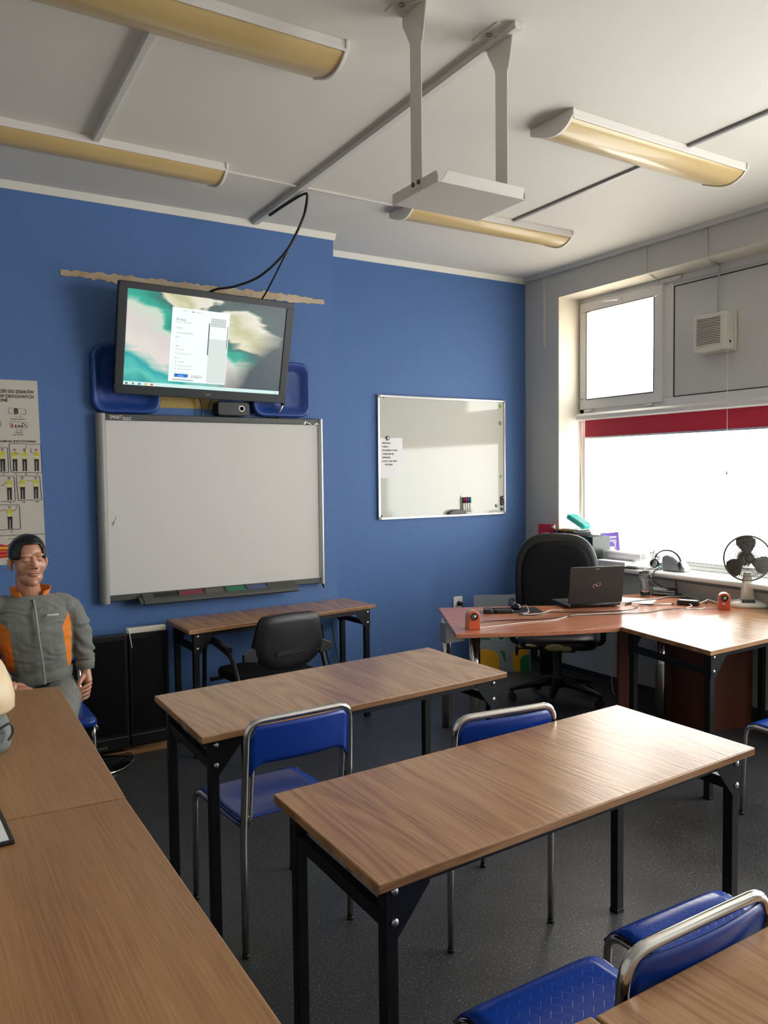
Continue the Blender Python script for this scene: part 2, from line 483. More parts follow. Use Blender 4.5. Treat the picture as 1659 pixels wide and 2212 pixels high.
# ceiling edge mouldings
cr = MB()
cr.prism([(YB - .028, ZC), (YB, ZC), (YB, ZC - .04), (YB - .006, ZC - .04)], X0, BX + .012, 'YZ')
struct(cr.build('trim_2', 'crown'), 'cream ceiling moulding over the chimney breast')
cr = MB()
cr.prism([(YR - .028, ZC), (YR, ZC), (YR, ZC - .04), (YR - .006, ZC - .04)], BX, WX, 'YZ')
struct(cr.build('trim_3', 'crown'), 'cream ceiling moulding over the recess')
cr = MB()
cr.prism([(WX - .045, ZC), (WX + .01, ZC), (WX + .01, ZC - .03), (WX - .03, ZC - .03)], Y0, YR, 'XZ')
struct(cr.build('trim_4', 'grey_wall'), 'moulding between ceiling and window wall')
struct(MB().box(WX - .015, WX, N1, YR, 0, .09).build('baseboard_right', 'dark_grey'), 'dark baseboard under the window')
struct(MB().box(BX, WX - .015, YR - .012, YR, 0, .06).build('baseboard_front', 'dark_grey'), 'dark baseboard of the recess')

# ---------------------------------------------------------------- window 1
def profile_frame(b, y0, y1, z0, z1, wdt, x0, x1, m=0):
    """rectangular frame in the plane of the window wall, y0 > y1"""
    b.box(x0, x1, y1, y0, z1 - wdt, z1, m).box(x0, x1, y1, y0, z0, z0 + wdt, m)
    b.box(x0, x1, y0 - wdt, y0, z0 + wdt, z1 - wdt, m).box(x0, x1, y1, y1 + wdt, z0 + wdt, z1 - wdt, m)

win = bpy.data.objects.new('window_1', None); C.objects.link(win); struct(win, 'wide white window with a frosted lower pane')
f = MB()
profile_frame(f, N0, N1, .893, NT, .052, XF, XF + .07)
f.box(XF, XF + .07, N1, N0, 2.06, 2.15)                        # transom
f.box(XF + .002, XF + .07, -1.345, -1.245, 2.15, NT - .05)        # mullion above the transom
f.box(XF - .012, XF, N1 + .02, N0 - .02, .893, .918)
f.build('window_frame', 'frame_pvc', win, bevel=.006)
s = MB(); profile_frame(s, -.425, -1.262, 2.118, 2.985, .078, XF - .022, XF + .03)
s.build('sash', 'frame_pvc', win, bevel=.008)
g = MB(); profile_frame(g, -.500, -1.187, 2.193, 2.91, .005, XF - .0235, XF - .02)
profile_frame(g, N0 - .05, N1 + .05, .943, 2.062, .004, XF - .002, XF + .002)
g.build('gasket', 'gasket', win)
h = MB()
h.box(XF - .034, XF - .022, -.87, -.80, 2.935, 2.96)
h.tube(fillet([(XF - .034, -.835, 2.947), (XF - .058, -.835, 2.947), (XF - .058, -.72, 2.955)], .015), .008, 10)
h.build('handle', 'frame_pvc', win, bevel=.002)
h = MB()
h.box(XF - .03, XF, -.56, -.50, 2.098, 2.116).box(XF - .03, XF, -1.17, -1.11, 2.098, 2.116)
h.build('hinge', 'frame_pvc', win, bevel=.002)
pm1 = pane_mat('frosted_pane_upper', SKY_GLOW, [(0, (255, 253, 246)), (.62, (250, 244, 232)), (.80, (240, 222, 196)), (1, (214, 186, 156))], 'Z', 2.2, 2.9)
pm2 = pane_mat('frosted_pane_lower', SKY_GLOW, [(0, (236, 246, 240)), (.45, (252, 252, 246)), (.8, (255, 253, 246)), (1, (250, 232, 222))], 'Y', -2.7, -.45)
MB().box(XF + .022, XF + .028, -1.185, -.502, 2.195, 2.908).build('pane', pm1, win)
MB().box(XF + .022, XF + .028, N1 + .05, N0 - .05, .94, 2.065).build('pane', pm2, win)
p = MB().box(XF + .004, XF + .05, N1 + .05, -1.345, 2.15, NT - .05)
p.build('infill_panel', 'panel_pvc', win)
g = MB(); profile_frame(g, -1.347, N1 + .05, 2.148, 2.952, .007, XF + .0, XF + .006)
g.build('gasket', 'gasket', win)

pm3 = pane_mat('added_fill_pane', FILL_GLOW, [(0, (246, 250, 255)), (1, (255, 253, 246))], 'Z', .9, 2.9)
added_win = bpy.data.objects.new('added_window', None); C.objects.link(added_win); struct(added_win, 'added second window, out of view further along the wall')  # unseen window added to lift the ceiling and the far side of the room
f = MB(); profile_frame(f, M0, M1, .893, NT, .052, XF, XF + .07); f.box(XF, XF + .07, M1, M0, 2.06, 2.15)
f.box(XF, XF + .07, -4.88, -4.77, .893, 2.1)
f.build('window_frame', 'frame_pvc', added_win, bevel=.006)
MB().box(XF + .022, XF + .028, M1 + .05, -4.88, .94, 2.065).build('pane', pm3, added_win)
MB().box(XF + .022, XF + .028, -4.77, M0 - .05, .94, 2.065).build('pane', pm3, added_win)
MB().box(XF + .022, XF + .028, M1 + .05, M0 - .05, 2.15, 2.98).build('pane', pm3, added_win)

# window sill
sl = MB(); sl.prism([(WX - .085, .864), (WX - .085, .882), (WX - .075, .893), (XF + .005, .893), (XF + .005, .864)], N1 - .05, -.19, 'XZ')
tag(sl.build('window_sill', 'white_plastic', bevel=.003), 'long white window sill under the frosted window', 'window sill')

# ---------------------------------------------------------------- roller blind
bl = thing('roller_blind', 'red roller blind rolled almost up over the lower pane', 'blind', (XF - .05, -1.6, 2.05))
b = MB(); b.T = Matrix.Translation((-(XF - .05), 1.6, -2.05))
b.prism([(XF - .075, 2.022), (XF - .092, 2.034), (XF - .092, 2.062), (XF - .07, 2.082), (XF - .001, 2.082), (XF - .001, 2.03)], N1 + .06, -.45, 'XZ')
b.build('cassette', 'frame_pvc', bl, bevel=.004)
b = MB(); b.T = Matrix.Translation((-(XF - .05), 1.6, -2.05))
b.box(XF - .052, XF - .050, N1 + .1, -.515, 1.888, 2.03); b.build('fabric', 'red_blind', bl)
b = MB(); b.T = Matrix.Translation((-(XF - .05), 1.6, -2.05))
b.box(XF - .058, XF - .046, N1 + .1, -.513, 1.874, 1.889); b.build('bottom_bar', 'alu', bl, bevel=.002)
b = MB(); b.T = Matrix.Translation((-(XF - .05), 1.6, -2.05))
b.tube(spline([(XF - .08, -.47, 2.03), (XF - .085, -.49, 1.7), (XF - .1, -.47, 1.35), (3.66, -.44, 1.20), (3.60, -.40, 1.14)], 8), .0022, 6)
b.tube(spline([(XF - .08, -.48, 2.03), (XF - .085, -.51, 1.6), (XF - .1, -.53, 1.32), (3.68, -.49, 1.19), (3.60, -.41, 1.135)], 8), .0022, 6)
b.build('cord_loop', 'white_cord', bl)
b = MB(); b.T = Matrix.Translation((-(XF - .05), 1.6, -2.05))
b.tube([(XF - .1, -1.868, 2.42), (XF - .1, -1.868, 2.0), (XF - .1, -1.87, 1.60)], .0016, 6)
b.build('pull_string', 'white_cord', bl)
# (the string really belongs to the extractor fan above; see below)
pull = [o for o in bl.children if o.name.startswith('pull_string')][0]

# ---------------------------------------------------------------- extractor fan on the panel
ef = thing('extractor_fan', 'off-white square louvred extractor fan fixed on the window panel', 'extractor fan', (XF - .005, -1.735, 2.55))
pull.parent = ef; pull.location = (XF - .05 - (XF - .005), -1.6 + 1.735, 2.05 - 2.55)
b = MB(); b.box(-.012, .003, -.135, .135, -.135, .135, 0)
b.box(-.115, -.012, -.125, .125, -.125, .125)
b.build('body', 'fan_white', ef, bevel=.006)
b = MB(); b.box(-.1165, -.1145, -.088, .098, -.085, .1); b.build('grille_recess', 'gasket', ef)
b = MB()
for k in range(17):
    z = -.083 + k * .0112
    ys = [-.088, -.05, 0, .05, .098]
    b.tube([(-.119, y, z - .003 * ((y / .09) ** 2)) for y in ys], .0036, 6)
g = b.build('louvres', 'fan_white', ef)
b = MB(); b.cyl((-.06, -.125, -.075), (-.06, -.128, -.075), .009, n=14); b.cyl((-.06, -.127, -.075), (-.06, -.129, -.075), .004, n=10)
b.build('screw', 'gasket', ef)
b = MB(); b.tube(fillet([(-.02, .0, .135), (-.02, .0, .36), (-.015, -.02, .49)], .03), .006, 8)
b.build('supply_cable', 'grey_wall', ef)
b = MB(); b.lathe([(.004, 0), (.008, .003), (.005, .02), (.002, .024)], (-.092, -.133, -.972), 12); b.build('pull_knob', 'dull_steel', ef)
# surface conduits on the lintel
b = MB()
b.tube(fillet([(WX - .008, -1.81, ZC - .03), (WX - .008, -1.81, 3.05), (WX + .06, -1.78, 3.0), (XF - .02, -1.735, 3.02)], .02), .008, 8)
tag(b.build('cable_conduit', 'grey_wall'), 'thin painted conduit running down the lintel to the extractor fan', 'conduit')
b = MB(); b.box(WX - .014, WX, -1.315, -1.29, NT + .01, ZC - .03); b.tube(spline([(WX - .01, -1.3, NT + .01), (WX + .05, -1.3, NT - .012), (WX + .17, -1.25, NT - .02), (XF - .03, -1.27, 2.98)], 6), .004, 6)
tag(b.build('cable_conduit', 'grey_wall'), 'short conduit on the lintel above the corner of the opening sash', 'conduit')
b = MB(); b.box(WX - .014, WX, -.26, -.245, 2.64, ZC - .03)
tag(b.build('cable_conduit', 'reveal'), 'narrow vertical conduit near the corner left of the window', 'conduit')
b = MB(); b.box(XF - .03, XF - .0, -1.42, -1.24, 2.988, 3.018)
tag(b.build('alarm_sensor', 'white_plastic', bevel=.008), 'small white contact sensor on top of the window frame', 'sensor')

# ---------------------------------------------------------------- cable channels on the ceiling
def channel(label, p0, p1, wdt, ht, mt='channel', lid=False):
    b = MB(); p0 = Vector(p0); p1 = Vector(p1)
    b.bar(p0 + Vector((0, 0, -ht / 2)), p1 + Vector((0, 0, -ht / 2)), wdt, ht)
    if lid:
        d = (p1 - p0).normalized().cross(Vector((0, 0, 1)))
        b.bar(p0 + d * wdt * .18 + Vector((0, 0, -ht - .001)), p1 + d * wdt * .18 + Vector((0, 0, -ht - .001)), wdt * .5, .004)
    return tag(b.build('cable_channel', mt, bevel=.002), label, 'cable channel')
channel('wide cable channel on the ceiling from the blue wall to the projector mount', (.945, YB - .005, ZC), (.885, -3.02, ZC), .042, .022, lid=True)
channel('grey channel on the ceiling joining the two right lamps', (2.39, -1.09, ZC), (2.335, -3.9, ZC), .022, .014, 'board_grey')
channel('long thin channel across the ceiling parallel to the blue wall', (-.24, -1.135, ZC), (2.40, -1.085, ZC), .022, .012)
channel('channel on the ceiling between the two left lamps', (-.215, -1.15, ZC), (-.25, -2.45, ZC), .03, .028)
channel('thin channel stub behind the upper left lamp', (-.21, -2.62, ZC), (-.19, -3.3, ZC), .03, .02)

# ---------------------------------------------------------------- fluorescent lamps
def lamp_profile():
    # (y, z) section: flat back near the camera side, bowed diffuser
    pts = [(-.135, 0), (-.135, -.022)]
    for k in range(13):
        t = k / 12; pts.append((-.128 + .262 * t, -.030 - .052 * sin(pi * (t ** .8)) * (1 - .25 * t)))
    pts += [(.135, -.012), (.13, 0)]
    return pts
def make_lamp(loc, rotz, label, group=None, L=1.30):
    t = thing('ceiling_lamp', label, 'ceiling lamp', loc, rotz, group)
    h = L / 2
    b = MB(); b.box(-h + .01, h - .01, -.135, .13, -.022, 0); b.box(-h + .012, h - .012, -.135, -.128, -.04, -.02)
    b.build('housing', 'lamp_metal', t, bevel=.002)
    prof = lamp_profile()
    bow = prof[2:-2]
    b = MB()
    ring = bow + [(.120, -.018), (-.120, -.018)]
    b.prism(ring, -h + .012, h - .012, 'YZ', sm=True)
    b.build('diffuser', 'diffuser', t)
    for sgn in (-1, 1):
        b = MB(); e = [(-.142, .0), (-.142, -.030)] + [(y * 1.04, z * 1.08 - .002) for y, z in bow] + [(.142, -.016), (.140, 0)]
        x = sgn * h
        b.prism(e, min(x, x - sgn * .014), max(x, x - sgn * .014), 'YZ')
        b.build('end_cap', 'lamp_metal', t, bevel=.002)
    return t
lamp0 = make_lamp((-.235, -2.46, ZC), radians(.2), 'large ceiling lamp at the upper left, nearest the camera')
dup(lamp0, (-.20, -1.10, ZC), radians(1.2), 'left ceiling lamp nearest the blue wall')
dup(lamp0, (2.20, -2.465, ZC), radians(.7), 'right ceiling lamp nearest the window and camera')
dup(lamp0, (2.26, -1.10, ZC), radians(-.5), 'right ceiling lamp nearest the blue wall, behind the projector bracket')

# ---------------------------------------------------------------- empty projector bracket
pj_ = thing('projector_bracket', 'empty white projector bracket hanging on two straps from the ceiling', 'bracket', (.69, -2.91, ZC))
def loc_(b): b.T = Matrix.Translation((-.69, 2.91, -ZC)); return b
for x, nm in ((.500, 0), (.885, 1)):
    b = loc_(MB()); b.box(x - .002, x + .002, -2.952, -2.884, 2.61, 3.16); b.build('strap', 'mount', pj_, bevel=.001)
    b = loc_(MB())
    sg = -1 if nm == 0 else 1
    b.prism([(-2.98, ZC), (-2.83, ZC), (-2.83, 3.21), (-2.875, 3.13), (-2.885, 3.09), (-2.95, 3.09), (-2.965, 3.15)], x + .002, x + .006, 'YZ')
    b.box(x - .07, x + .006, -2.98, -2.83, ZC - .004, ZC)
    b.build('ceiling_plate', 'mount', pj_, bevel=.001)
    b = loc_(MB()); b.lathe([(.010, 0), (.010, .006), (.004, .010)], (x - .045, -2.9, ZC - .004), 12, axis=(0, 0, -1)); b.build('bolt', 'dull_steel', pj_)
b = loc_(MB())
b.box(.502, .888, -3.045, -2.762, 2.600, 2.603)
b.prism([(-3.035, 2.64), (-3.045, 2.62), (-3.045, 2.60), (-2.755, 2.60), (-2.755, 2.640), (-3.01, 2.640)], .500, .503, 'YZ')
b.prism([(-3.035, 2.64), (-3.045, 2.62), (-3.045, 2.60), (-2.755, 2.60), (-2.755, 2.640), (-3.01, 2.640)], .887, .890, 'YZ')
b.add([(.515, -3.045, 2.602), (.880, -3.045, 2.602), (.872, -3.06, 2.636), (.53, -3.06, 2.636), (.515, -3.042, 2.602), (.880, -3.042, 2.602), (.872, -3.057, 2.638), (.53, -3.057, 2.638)],
      [(0, 1, 2, 3), (7, 6, 5, 4), (0, 4, 5, 1), (1, 5, 6, 2), (2, 6, 7, 3), (3, 7, 4, 0)])
b.build('shelf', 'mount', pj_, bevel=.0012)
b = loc_(MB())
for y in (-2.90, -2.935): b.cyl((.497, y, 2.63), (.492, y, 2.63), .008, n=12)
b.build('bolt', 'board_dark', pj_)

# ---------------------------------------------------------------- torn strip of plaster
def ragged(x0, x1, zc, hw, seed, n=84, slope=0.):
    rnd = random.Random(seed); topv = []; bot = []
    for k in range(n + 1):
        x = x0 + (x1 - x0) * k / n
        e_ = min(1, 3 * min(k, n - k) / n + .55); a = hw * e_ * (.62 + .65 * rnd.random()); c = hw * e_ * (.62 + .75 * rnd.random())
        topv.append((x, zc + a + slope * k / n)); bot.append((x, zc - c + slope * k / n))
    return topv, bot
tp, bt = ragged(-.245, 1.445, 2.780, .024, 5)
b = MB(); n = len(tp)
vs_ = [(x, YB - .0035, z) for x, z in tp] + [(x, YB - .0035, z) for x, z in bt] + [(x, YB - .0005, z) for x, z in tp] + [(x, YB - .0005, z) for x, z in bt]
b.add(vs_, [(k, n + k, n + k + 1, k + 1) for k in range(n - 1)] + [(k + 1, 2 * n + k + 1, 2 * n + k, k) for k in range(n - 1)] + [(n + k, 3 * n + k, 3 * n + k + 1, n + k + 1) for k in range(n - 1)] + [(0, 2 * n, 3 * n, n), (n - 1, 2 * n - 1, 4 * n - 1, 3 * n - 1)])
o = b.build('bare_plaster_strip', 'plaster'); o['kind'] = 'structure'; o['label'] = 'torn strip of bare plaster on the blue wall'

# ---------------------------------------------------------------- socket
so = thing('wall_socket', 'white wall socket with a black plug above the desk corner', 'socket', (2.82, YR, .55))
b = MB(); b.prism(rrect(-.045, .045, -.047, .047, .012), -.012, 0, 'XZ'); b.build('plate', 'white_plastic', so, bevel=.003)
b = MB(); b.cyl((.006, -.012, -.008), (.006, -.045, -.01), .019, .016, n=18); b.tube(fillet([(.006, -.045, -.01), (.01, -.06, -.02), (.012, -.055, -.16)], .015), .005, 8)
b.build('plug', 'black_plastic', so)
# ================================================================== things on the front wall
# ---------------------------------------------------------------- interactive board
sb = thing('interactive_whiteboard', 'large grey framed interactive whiteboard on the chimney breast', 'interactive whiteboard', (.655, YB, .87))
def L3(b, o=(.655, YB, .87)): b.T = Matrix.Translation((-o[0], -o[1], -o[2])); return b
bx0, bx1, bz0, bz1 = -.082, 1.393, .871, 1.979
b = L3(MB()); b.box(bx0 + .03, bx1 - .02, YB - .04, YB - .001, bz0 + .01, bz1 - .008); b.build('backing', 'board_dark', sb)
b = L3(MB()); b.box(bx0 + .052, bx1 - .03, YB - .047, YB - .039, bz0 + .035, bz1 - .038); b.build('writing_surface', 'board_white', sb)
b = L3(MB()); b.box(bx0 + .045, bx1 - .03, YB - .058, YB - .03, bz1 - .038, bz1)
b.build('top_rail', 'board_dark', sb, bevel=.004)
b = L3(MB()); b.box(bx0 + .045, bx1 - .03, YB - .056, YB - .03, bz0, bz0 + .036); b.build('bottom_rail', 'board_dark', sb, bevel=.004)
def side(x0, x1):
    pts = [(x0, YB - .001)]
    for k in range(9):
        a = pi * k / 8; pts.append(((x0 + x1) / 2 - (x1 - x0) / 2 * cos(a), YB - .040 - .032 * sin(a)))
    pts.append((x1, YB - .001)); return pts[::-1]
b = L3(MB()); b.prism(side(bx0, bx0 + .056), bz0 - .012, bz1 + .002, 'XY', sm=True); b.build('side_rail', 'board_grey', sb)
b = L3(MB()); b.prism(side(bx1 - .034, bx1), bz0 - .004, bz1 + .002, 'XY', sm=True); b.build('side_rail', 'alu', sb)
b = L3(MB())
b.text('SMART', .030, (bx0 + .075, YB - .0585, bz1 - .030), (1, 0, 0), (0, 0, 1), width=.072)
b.text('Board', .019, (bx0 + .150, YB - .0585, bz1 - .028), (1, 0, 0), (0, 0, 1), shear=.25, width=.048)
b.box(bx0 + .149, bx0 + .200, YB - .0588, YB - .058, bz1 - .0345, bz1 - .0315)
b.build('lettering', 'white_print', sb)
b = L3(MB())
for x, hh in ((1.262, .024), (1.276, .018), (1.290, .014)):
    b.prism([(x - .016, bz1 - .036), (x + .018, bz1 - .036), (x, bz1 - .036 + hh)], YB - .0590, YB - .058, 'XZ')
b.build('peaks_mark', 'white_print', sb)
b = L3(MB()); b.prism([(1.322, bz1 - .036), (1.364, bz1 - .036), (1.350, bz1 - .022)], YB - .0590, YB - .058, 'XZ')
b.build('peaks_mark', 'white_print', sb)
b = L3(MB())      # small scribble left on the surface
b.tube([(-.012, YB - .0475, 1.335), (.002, YB - .0475, 1.342), (-.004, YB - .0475, 1.318), (.008, YB - .0475, 1.35)], .0014, 5)
b.tube([(.012, YB - .0475, 1.352), (.018, YB - .0475, 1.372)], .0012, 5)
b.build('scribble', 'black_print', sb)
# pen tray
tr = [(YB - .035, .905), (YB - .058, .905), (YB - .108, .872), (YB - .125, .868), (YB - .135, .85), (YB - .118, .838), (YB - .05, .846), (YB - .035, .86)]
b = L3(MB()); b.prism(tr, .150, 1.165, 'YZ'); b.prism([(YB - .035, .905), (YB - .12, .866), (YB - .128, .85), (YB - .05, .846)], .128, .150, 'YZ')
b.build('pen_tray', 'board_dark', sb, bevel=.006)
tm = {'red': mat('dull_red_inset', (120, 44, 58), .6), 'green': mat('dull_green_inset', (34, 110, 78), .6), 'blue': mat('dull_blue_inset', (70, 78, 120), .6), 'dark': mat('dark_inset', (30, 30, 30), .6), 'mid': mat('grey_inset', (84, 84, 82), .5)}
for x0, x1, mt in ((.222, .368, 'dark'), (.382, .528, 'red'), (.545, .665, 'mid'), (.682, .805, 'green'), (.822, .955, 'blue')):
    b = L3(MB())
    def tp_(x, t, lift): return (x, YB - .058 - .05 * t, .905 - .033 * t + lift)
    b.hexa([tp_(x0, .80, -.002), tp_(x1, .80, -.002), tp_(x1, .18, -.002), tp_(x0, .18, -.002)], [tp_(x0, .80, .0025), tp_(x1, .80, .0025), tp_(x1, .18, .0025), tp_(x0, .18, .0025)])
    b.build('pen_slot', tm[mt], sb)
for x in (.375, .537, .673, .813, .962):
    b = L3(MB()); b.prism([(YB - .062, .905), (YB - .100, .878), (YB - .074, .910)], x - .004, x + .004, 'YZ'); b.build('slot_divider', 'board_dark', sb)
b = L3(MB()); b.tube(fillet([(1.38, YB - .03, .868), (1.385, YB - .05, .85), (1.385, YB - .05, .835)], .01), .006, 8); b.build('corner_hook', 'black_plastic', sb)

# ---------------------------------------------------------------- television with desktop picture
tv = thing('wall_monitor', 'tilted black wall monitor showing a desktop with a print dialog', 'monitor', (.547, -.50, 2.08))
yaw, tilt, roll = radians(1.12), radians(12.8), radians(-1.02)
ex = Vector((cos(yaw), sin(yaw), 0)); nn = Vector((sin(yaw), -cos(yaw), 0)); upv = Vector((0, 0, 1)) * cos(tilt) + nn * sin(tilt)
e_ = ex * cos(roll) + upv * sin(roll); v_ = -ex * sin(roll) + upv * cos(roll); n_ = e_.cross(v_)          # n_ faces the room
TVM = Matrix(((e_.x, -n_.x, v_.x), (e_.y, -n_.y, v_.y), (e_.z, -n_.z, v_.z))).to_4x4()
def TV(b): b.T = TVM; return b
W2, H_ = 1.084, .637
b = TV(MB())
sx0, sx1, sz0, sz1 = -.494, .494, .052, .598          # visible picture
for (a0, a1, c0, c1) in ((-W2 / 2, W2 / 2, sz1, H_), (-W2 / 2, W2 / 2, 0, sz0), (-W2 / 2, sx0, sz0, sz1), (sx1, W2 / 2, sz0, sz1)):
    b.box(a0, a1, 0, .035, c0, c1)
b.build('bezel', 'tv_frame', tv, bevel=.004)
b = TV(MB()); b.box(-W2 / 2 + .004, W2 / 2 - .004, .03, .075, .004, H_ - .004); b.box(-.38, .38, .07, .11, .12, .52)
b.build('back_cover', 'black_plastic', tv, bevel=.006)
b = TV(MB()); b.text('NEC', .018, (.005, -.0006, .020), (1, 0, 0), (0, 0, 1)); b.build('lettering', 'board_grey', tv)

def screen_mat():
    m = bpy.data.materials.new('desktop_wallpaper'); N, L, bs = nodes_of(m)
    def math_(op, x, y, z=None):
        n = N.new('ShaderNodeMath'); n.operation = op
        for k, v in enumerate((x, y, z)):
            if v is None: continue
            if isinstance(v, (int, float)): n.inputs[k].default_value = v
            else: L.new(v, n.inputs[k])
        return n.outputs[0]
    tc = N.new('ShaderNodeTexCoord'); sp = N.new('ShaderNodeSeparateXYZ'); L.new(tc.outputs['Object'], sp.inputs[0])
    n1 = N.new('ShaderNodeTexNoise'); n1.inputs['Scale'].default_value = 2.6; n1.inputs['Detail'].default_value = 2; n1.inputs['Distortion'].default_value = .8
    L.new(tc.outputs['Object'], n1.inputs['Vector'])
    mp = N.new('ShaderNodeMapping'); mp.inputs['Rotation'].default_value = (0, radians(-32), 0); mp.inputs['Scale'].default_value = (3, 3, 16)
    L.new(tc.outputs['Object'], mp.inputs[0])
    n2 = N.new('ShaderNodeTexNoise'); n2.inputs['Scale'].default_value = 1.2; n2.inputs['Detail'].default_value = 3; n2.inputs['Distortion'].default_value = .6
    L.new(mp.outputs[0], n2.inputs['Vector'])
    u = math_('MULTIPLY_ADD', sp.outputs[0], 1.012, .5); v = math_('MULTIPLY_ADD', sp.outputs[2], -1.87, 1.097)
    t = math_('MULTIPLY_ADD', u, -.8, v)
    t = math_('MULTIPLY_ADD', n1.outputs['Fac'], .75, t); t = math_('MULTIPLY_ADD', n2.outputs['Fac'], .22, t)
    t = math_('MULTIPLY_ADD', math_('SUBTRACT', t, .485), .5556, .4444)
    r = N.new('ShaderNodeValToRGB'); e = r.color_ramp.elements
    e[0].position = .12; e[0].color = lin((66, 74, 80)); e[1].position = .97; e[1].color = lin((20, 150, 150))
    for p_, c in ((.205, (70, 96, 92)), (.225, (236, 232, 214)), (.30, (196, 194, 150)), (.375, (232, 226, 198)), (.40, (30, 112, 104)), (.47, (34, 176, 152)), (.51, (206, 224, 206)), (.58, (222, 212, 208)), (.70, (232, 224, 216)), (.745, (150, 206, 196)), (.79, (14, 168, 172)), (.88, (96, 204, 192))):
        k = e.new(p_); k.color = lin(c)
    L.new(t, r.inputs['Fac'])
    mr = N.new('ShaderNodeMapRange'); mr.inputs[1].default_value = 1.18; mr.inputs[2].default_value = 1.38
    L.new(math_('MULTIPLY_ADD', v, .55, math_('MULTIPLY_ADD', n1.outputs['Fac'], .3, u)), mr.inputs[0])
    mx = N.new('ShaderNodeMixRGB'); mx.inputs[2].default_value = lin((64, 78, 84)); L.new(mr.outputs[0], mx.inputs[0]); L.new(r.outputs[0], mx.inputs[1])
    bs.inputs['Base Color'].default_value = (.01, .01, .01, 1); bs.inputs['Roughness'].default_value = .35
    L.new(mx.outputs[0], bs.inputs['Emission Color']); bs.inputs['Emission Strength'].default_value = .95
    return m
b = TV(MB()); b.box(sx0, sx1, .006, .03, sz0, sz1); scr = b.build('screen', screen_mat(), tv)
glow = lambda n, c, s=.95: mat(n, (10, 10, 10), .4, emis=(c, s))
G = {'white': glow('lit_white', (244, 255, 250), 1.0), 'pale': glow('lit_pale', (222, 230, 226)), 'grey': glow('lit_grey', (128, 138, 138), .9), 'dk': glow('lit_dark', (80, 92, 92), .9),
     'blue': glow('lit_blue', (10, 110, 210)), 'red': glow('lit_red', (220, 60, 60)), 'bar': glow('lit_bar', (214, 246, 242)), 'yel': glow('lit_yellow', (236, 190, 70))}
gm = list(G.values()); gi = {k: i for i, k in enumerate(G)}
def uv(a, c):       # picture fractions, origin top left
    return sx0 + (sx1 - sx0) * a, sz1 - (sz1 - sz0) * c
def rect(b, a0, c0, a1, c1, m, lift=.0005):
    x0, z1_ = uv(a0, c0); x1, z0_ = uv(a1, c1); b.box(x0, x1, .006 - lift, .006, z0_, z1_, gi[m])
def wr(b, s, a, c, size, m='grey'):
    x, z = uv(a, c); b.text(s, size, (x, .006 - .0012, z), (1, 0, 0), (0, 0, 1), gi[m], thick=.0002)
b = TV(MB())
rect(b, .265, .135, .625, .925, 'white'); rect(b, .502, .43, .622, .915, 'pale', .0008); rect(b, .495, .265, .502, .61, 'dk', .0009); rect(b, .616, .28, .620, .52, 'dk', .0009)
rect(b, .29, .90, .42, .908, 'grey', .0009)
rect(b, .300, .838, .385, .875, 'blue', .0009); rect(b, .400, .842, .478, .877, 'pale', .0009)
rect(b, .508, .205, .604, .30, 'pale', .0009)
for k in range(8): rect(b, .510 + k * .0125, .212, .5115 + k * .0125, .296, 'grey', .0011)
for k in range(4): rect(b, .508, .215 + k * .025, .604, .2175 + k * .025, 'grey', .0011)
for s_, a, c_, z in (('Drukuj', .292, .268, .020), ('Łącznie: 1 kartka papieru', .292, .290, .0095), ('Drukarka', .292, .352, .0105), ('HP LaserJet MFP M28w', .300, .405, .0105), ('Kopie', .292, .45, .0105), ('1', .302, .495, .0105),
                     ('Układ', .295, .545, .0105), ('Pionowy', .315, .582, .010), ('Orientacja pozioma', .315, .625, .010), ('Strony', .295, .675, .0105), ('Wszystkie', .315, .715, .010),
                     ('Tylko strony nieparzyste', .315, .755, .0095), ('Tylko strony parzyste', .315, .792, .0095), ('Np. 1-5, 8, 11-13', .32, .828, .009), ('Anuluj', .422, .868, .010)):
    wr(b, s_, a, c_, z, 'dk' if z > .0104 else 'grey')
wr(b, 'Drukuj', .325, .866, .011, 'white'); wr(b, 'Pulpit  x', .33, .165, .010); wr(b, 'Dokument  x', .405, .172, .010); rect(b, .388, .158, .398, .172, 'red', .0009)
for c_ in (.575, .618, .710, .748, .785, .822):
    x, z = uv(.303, c_ + .001); b.lathe([(.0035, 0), (.0048, .0004), (.0058, 0)], (x, .005, z), 12, gi['pale'], axis=(0, -1, 0))
b.build('print_dialog', gm, scr)
b = TV(MB()); rect(b, 0, .955, 1, 1, 'bar')
for a, m_ in ((.012, 'dk'), (.05, 'grey'), (.088, 'blue'), (.125, 'yel'), (.162, 'red'), (.2, 'pale')): rect(b, a, .968, a + .013, .988, m_, .0009)
wr(b, '12:41', .965, .975, .008); wr(b, '01.04.2025', .955, .990, .008)
b.build('taskbar', gm, scr)
# wall arm behind the monitor
b = MB(); b.box(-.22, .22, .105, .124, .08, .42); b.box(-.06, .06, .03, .11, .2, .34)
b.build('wall_mount', 'black_metal', tv, bevel=.003)

# gas strut from monitor corner to the board
gs = thing('strut', 'thin metal strut between the monitor corner and the board', 'strut', (1.073, -.40, 1.98))
b = MB(); b.cyl((0, 0, .012), (.016, -.055, .085), .0065, n=12); b.build('rod', 'alu', gs)
b = MB(); b.ell((0, 0, .008), (.013, .013, .010)); b.build('joint', 'black_plastic', gs)
b = MB(); b.ell((.016, -.056, .090), (.015, .015, .010)); b.build('joint', 'black_plastic', gs)

